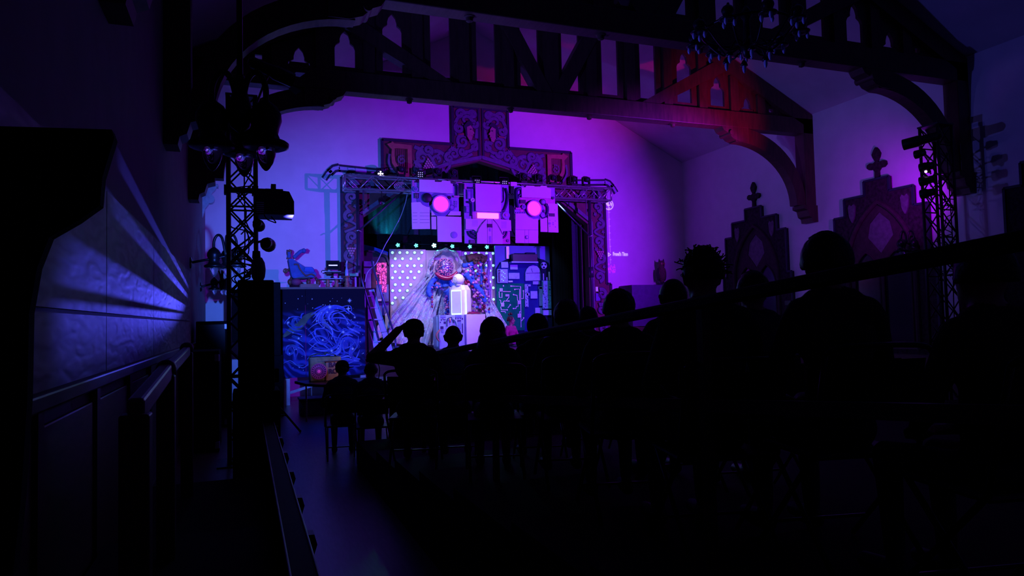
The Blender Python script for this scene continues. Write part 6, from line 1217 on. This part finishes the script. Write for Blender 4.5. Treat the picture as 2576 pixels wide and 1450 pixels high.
def seated(arms='lap', lean=0.0, table=False):
    P = [('e', (0, -.02, .54), (.165, .125, .11), TR), ('c', (0, -.02, .60), (0, -.04+lean*.5, .84), .125, .135, SH), ('e', (0, -.035+lean*.7, .90), (.175, .12, .13), SH), ('c', (-.14, -.03+lean, 1.015), (.14, -.03+lean, 1.015), .078, .078, SH), ('c', (-.07, -.025+lean, 1.06), (.07, -.025+lean, 1.06), .07, .07, SH), ('c', (0, -.015+lean, 1.05), (0, .01+lean, 1.14), .066, .058, SK)]
    P += head_prims((0, .025+lean, 1.22))
    for s in (-1, 1):
        P += [('c', (s*.09, 0, .52), (s*.12, .42, .52), .085, .060, TR), ('c', (s*.12, .42, .52), (s*.12, .40, .12), .058, .040, TR), ('c', (s*.12, .38, .055), (s*.13, .58, .04), .045, .038, SHO), ('c', (s*.12, .37, .04), (s*.125, .5, .035), .04, .04, SHO)]
        if arms == 'lap' or (arms == 'raise' and s > 0):
            el = Vector((s*.265, .02+lean*.5, .74)); wr = Vector((s*.10, .27, .64)); P += [('c', (s*.185, -.03+lean, .99), el, .056, .043, SH), ('c', el, wr, .042, .030, SH)]; P += hand(wr, (-s*.5, .8, -.15), (0, -.2, -1), s, .35)
        elif arms == 'raise':
            el = Vector((-.40, .08, 1.0)); wr = Vector((-.15, .06, 1.25)); P += [('c', (-.185, -.03, .99), el, .072, .056, SH), ('c', el, wr, .054, .036, SK)]; P += hand(wr, (.75, -.05, .45), (.45, .1, -.75), 1, .45)
        elif arms == 'table':
            el = Vector((s*.25, .16, .76)); wr = Vector((s*.14, .40, .80)); P += [('c', (s*.185, -.03+lean, .99), el, .056, .043, SH), ('c', el, wr, .042, .030, SH)]; P += hand(wr, (-s*.3, .9, -.05), (0, 0, -1), s, .2)
    return P
skin = mat('skin', (.42, .24, .18), .5, var=.06); shoe = mat('dark_shoe', (.01, .01, .011), .5)
def cloth_m(n, c): return mat(n, c, .85, var=.2, scale=12, bump=.1)
dk = cloth_m('charcoal_jersey', (.018, .018, .02)); nv = cloth_m('navy_cotton', (.03, .03, .07)); jn = cloth_m('dark_denim', (.018, .022, .04)); vt = cloth_m('violet_shirt', (.10, .07, .26))
gen = {k: body_mesh(seated(), [skin, m, jn, shoe]) for k, m in (('dk', dk), ('nv', nv), ('vt', vt))}
hairm = mat('dark_brown_hair', (.012, .008, .007), .5, var=.4, scale=40, bump=.3); hairb = mat('black_hair', (.006, .005, .005), .45, var=.4, scale=40, bump=.3); capm = mat('black_cap_cloth', (.012, .012, .014), .8)
eye_me = MB().sph((0, 0, 0), .012, 8, 6).mesh('eye', mat('eye_white', (.5, .5, .5), .2), True)
def hair_blob(c, R, seed, jag=.06, n=26, m=18, cut=-.35, fcut=.35):
    rr = random.Random(seed); ph = [rr.uniform(0, 6) for _ in range(6)]; vs = []; c = Vector(c)
    def fn(u, v):
        th = 2*pi*u; phi = -pi/2+pi*v; d = Vector((cos(phi)*cos(th), cos(phi)*sin(th), sin(phi))); k = 1+jag*(sin(th*5+ph[0])*cos(phi*4+ph[1])+.6*sin(th*11+ph[2]+phi*7)+.4*sin(th*17+phi*13+ph[3]))
        if d.y > fcut: k *= .86
        z = max(d.z, cut) if d.y < fcut else max(d.z, -.05); return c+Vector((d.x*R[0]*k, d.y*R[1]*k, z*R[2]*(k if d.z > 0 else 1)))
    return MB().grid(fn, n, m)
def person(label, px, py, depth, me, hair, floor=None, rz=None, chair_l=None, lean=0.0, grp='seated audience'):
    h = CAM+ray(px, py)*depth; fl = tier(h.y) if floor is None else floor; s = min(1.14, max(.86, (h.z-fl)/1.22))
    rz = -atan2(6.2-h.x, 20-h.y) if rz is None else rz; fwd = Vector((-sin(rz), cos(rz), 0)); base = Vector((h.x, h.y, fl))-fwd*(.025+lean)*s
    t = thing('person', label, 'person', base, rz, group=grp); t.scale = (s, s, s)
    o = bpy.data.objects.new('body', me); COL.objects.link(o); o.parent = t
    c = Vector((0, .025+lean, 1.22)); 
    for sx in (-1, 1): inst('eye', eye_me, t, c+Vector((sx*.032, .082, .012)))
    hair(t, c)
    if chair_l: chair((base.x, base.y, fl), rz, chair_l)
    return t
def h_short(m=hairm, R=(.088, .105, .108), jag=.02, seed=1, dz=.022):
    return lambda t, c: part('hair', hair_blob(c+Vector((0, -.012, dz)), R, seed, jag), m, t, True)
def h_long(m=hairb):
    def f(t, c):
        part('hair', hair_blob(c+Vector((0, -.015, .02)), (.112, .118, .122), 5, .03, cut=-.9), m, t, True)
        part('hair_fall', MB().lathe([(.09, .03), (.125, -.03), (.145, -.12), (.14, -.20), (.11, -.25), (.0, -.25)], 18, c+Vector((0, -.04, 0))), m, t, True)
    return f
def h_curly(m=hairm, R=(.118, .125, .125), jag=.07, seed=3, n=46):
    def f(t, c):
        part('hair', hair_blob(c+Vector((0, -.015, .03)), R, seed, jag, 36, 24), m, t, True); rr = random.Random(seed); e = MB()
        for k in range(n*3):
            a = rr.uniform(pi*.75, pi*2.25); ph = rr.uniform(-.1, 1.2); d = Vector((cos(a)*cos(ph), sin(a)*cos(ph), sin(ph))); p0 = c+Vector((d.x*R[0]*.9, d.y*R[1]*.9-.015, d.z*R[2]*.9+.03)); side = Vector((rr.uniform(-1, 1), rr.uniform(-1, 1), rr.uniform(-.6, .6)))*.02
            e.tube(catmull([p0, p0+d*.012+side*.4, p0+d*.018+side*1.1, p0+d*.014+side*1.7], 3), [.003]*9+[.001], 5)
        if n > 50: o = part('hair_strands', e, m, t, True); o['kind'] = 'stuff'
    return f
def h_cap(m=capm, brim=(0, 1), bump=.0):
    def f(t, c):
        part('hair', hair_blob(c+Vector((0, -.012, .0)), (.085, .10, .085), 4, .01), hairm, t, True)
        part('cap', MB().lathe([(.094, 0), (.098, .02), (.09, .06), (.065, .092), (.03, .108), (0, .112)], 20, c+Vector((0, 0, .022))), m, t, True)
        d = Vector((brim[0], brim[1], 0)); a = Vector((-brim[1], brim[0], 0)); P = [a*.08+d*.05, a*.075+d*.11, a*.04+d*.155, d*.168, -a*.04+d*.155, -a*.075+d*.11, -a*.08+d*.05]
        part('brim', MB().plate([(p.x+c.x, p.y+c.y) for p in P], c.z+.02, c.z+.03, (), 'z'), m, t, bevel=.003)
    return f
raise_me = body_mesh(seated('raise'), [skin, dk, jn, shoe], .010)
gc = 'black folding chair under the %s'
person('person in a cap raising a bent left arm to their head', 1041, 838, 6.3, raise_me, h_cap(brim=(.1, 1)), chair_l=gc % 'person raising an arm')
person('person with cropped hair and violet shirt behind the handrail', 1140, 850, 6.9, gen['vt'], h_short(hairb, (.084, .10, .105), .01, 2, .016), chair_l=gc % 'person in the violet shirt')
person('person with shoulder-length dark hair in front of the white plinth', 1239, 838, 5.5, gen['dk'], h_long(), chair_l=gc % 'person with shoulder-length hair')
person('person in a beanie leaning in front of the circuit wall', 1352, 829, 6.3, gen['dk'], h_short(capm, (.10, .115, .12), .01, 6, .03), chair_l=gc % 'person in the beanie')
person('bald person low behind the handrail, just below the pink-shirted performer', 1318, 866, 8.2, gen['nv'], h_short(hairm, (.083, .10, .10), .005, 8, .008), chair_l=gc % 'bald person')
person('person with thick hair right of the circuit wall', 1425, 802, 4.9, gen['dk'], h_short(hairb, (.098, .112, .12), .03, 9, .03), chair_l=gc % 'person right of the circuit wall')
person('person with a low rounded haircut at the foot of the right curtain', 1478, 808, 6.2, gen['nv'], h_short(hairm, (.095, .11, .11), .03, 10, .025), chair_l=gc % 'person at the foot of the right curtain')
person('person with swept dark hair just right of the painted column', 1556, 786, 3.9, gen['dk'], h_curly(hairb, (.10, .12, .115), .04, 12, 14), chair_l=gc % 'person right of the painted column')
person('person with a smooth round head in front of the draped table', 1692, 752, 4.65, gen['nv'], h_short(hairm, (.088, .105, .108), .008, 13, .022), chair_l=gc % 'person in front of the draped table')
person('person with unruly curly hair in front of the first gothic window', 1766, 700, 3.25, gen['dk'], h_curly(hairb, (.092, .108, .112), .05, 14, 60), chair_l=gc % 'curly-haired person')
person('person with bushy round hair in front of the second gothic window', 2074, 672, 2.95, gen['dk'], h_curly(hairb, (.105, .115, .122), .03, 15, 40), chair_l=gc % 'bushy-haired person')
person('person in deep shadow between the two gothic windows', 1893, 742, 4.4, gen['nv'], h_short(hairb, (.10, .115, .12), .03, 16, .03), chair_l=gc % 'shadowed person')
person('person in deep shadow at the far right of the view', 2468, 705, 2.3, gen['dk'], h_curly(hairb, (.10, .115, .12), .03, 17, 20), chair_l=gc % 'person at the far right')
person('person in a cap seated in front of the folding table', 861, 930, 9.5, gen['nv'], h_cap(brim=(.92, .38)), 0.0, -.12, gc % 'person in the cap at the table')
person('person seated in shadow right of the capped person, below the stair', 933, 934, 9.3, gen['nv'], h_short(hairb), 0.0, -.1, gc % 'shadowed person at the table')
# performer on stage (sitting cross-legged, looking right)
pinks = cloth_m('pink_shirt', (.55, .03, .22)); pfm = cloth_m('patterned_pink_trousers', (.42, .12, .30))
fh = Vector((.95, -.30, 0)).normalized(); f = Vector((.50, -.86, 0)).normalized(); r_ = f.cross(Vector((0, 0, 1)))
def L3(a, b_, z): v = f*a+r_*b_; return Vector((v.x, v.y, z))
hz = PY(1283, 806, 19.15); H = hz.z-SZ
PP = [('e', tuple(L3(0, 0, .13)), (.18, .17, .12), TR), ('c', L3(0, 0, .18), L3(.02, 0, H-.36), .135, .145, SH), ('e', tuple(L3(.02, 0, H-.32)), (.19, .15, .12), SH), ('c', L3(.02, -.15, H-.225), L3(.02, .15, H-.225), .068, .068, SH), ('c', L3(.02, 0, H-.20), L3(.03, 0, H-.08), .058, .054, SK)]
PP += head_prims(L3(.04, 0, H), fh)
for s in (-1, 1):
    PP += [('c', L3(.03, s*.09, .12), L3(.34, s*.30, .13), .085, .06, TR), ('c', L3(.34, s*.30, .12), L3(.36, -s*.05, .07), .055, .04, TR), ('c', L3(.36, -s*.05, .05), L3(.40, -s*.18, .05), .04, .035, SK)]
    el = L3(.08, s*.25, H-.46); wr = L3(.28, s*.20, .24); PP += [('c', L3(.02, s*.18, H-.24), el, .052, .042, SH), ('c', el, wr, .038, .028, SK)]; PP += hand(wr, f*.9+Vector((0, 0, -.3)), (0, 0, -1), s, .3)
pm = body_mesh(PP, [skin, pinks, pfm, shoe], .010)
t = thing('person', 'performer in a pink shirt sitting on the stage by the circuit wall, looking right', 'person', (hz.x, 19.15, SZ), group=None)
o = bpy.data.objects.new('body', pm); COL.objects.link(o); o.parent = t
c = L3(.04, 0, H); e = MB(); rr = random.Random(4)
for k in range(110):
    a = rr.uniform(0, 2*pi); d = Vector((cos(a), sin(a), rr.uniform(-.35, 1))); d.normalize()
    if d.dot(fh) > .62-.5*max(0, -d.z+.3): continue
    e.sph(c-fh*.02+Vector((d.x*.085, d.y*.085, d.z*.10+.02)), rr.uniform(.022, .034), 8, 6)
for k in range(6): e.sph(c-fh*.03+Vector((rr.uniform(-.04, .04), rr.uniform(-.04, .04), .14+rr.uniform(0, .06))), .035, 8, 6)
ho = part('hair', e, mat('auburn_hair', (.10, .025, .03), .5, var=.4, scale=30), t, True); rm = ho.modifiers.new('r', 'REMESH'); rm.mode = 'VOXEL'; rm.voxel_size = .012; rm.use_smooth_shade = True
for s in (-1, 1): inst('eye', eye_me, t, c+fh*.082+fh.cross(Vector((0, 0, 1)))*s*.032+Vector((0, 0, .014)))
# phone-sized screens glowing in the dark crowd: two camcorders on tripods by the right wall
for i, (x, y, w_) in enumerate(((1890, 757, 'below the first gothic window'), (1986, 762, 'between the two gothic windows'))):
    q = PX(x, y, 10.9); t = thing('camcorder', 'small camcorder with a glowing display on a tripod %s' % w_, 'camera', (q.x, q.y, 0), group='camcorders on tripods')
    wpart('body', MB().bx(q.x-.05, q.x+.05, q.y-.09, q.y+.09, q.z-.06, q.z+.05), blackmet, t, bevel=.01); wpart('display', MB().bx(q.x-.045, q.x+.045, q.y-.10, q.y-.09, q.z-.012, q.z+.012), mat('tiny_display', (.8, .8, 1), .3, emit=(.7, .65, 1), estr=.8), t); wpart('column', MB().cyl((q.x, q.y, .75), (q.x, q.y, q.z-.06), .016, n=8), blackmet, t)
    for a in (.3, 2.4, 4.5): wpart('leg', MB().cyl((q.x, q.y, 1.0), (q.x+.35*cos(a), q.y+.35*sin(a), .0), .013, n=6), blackmet, t)
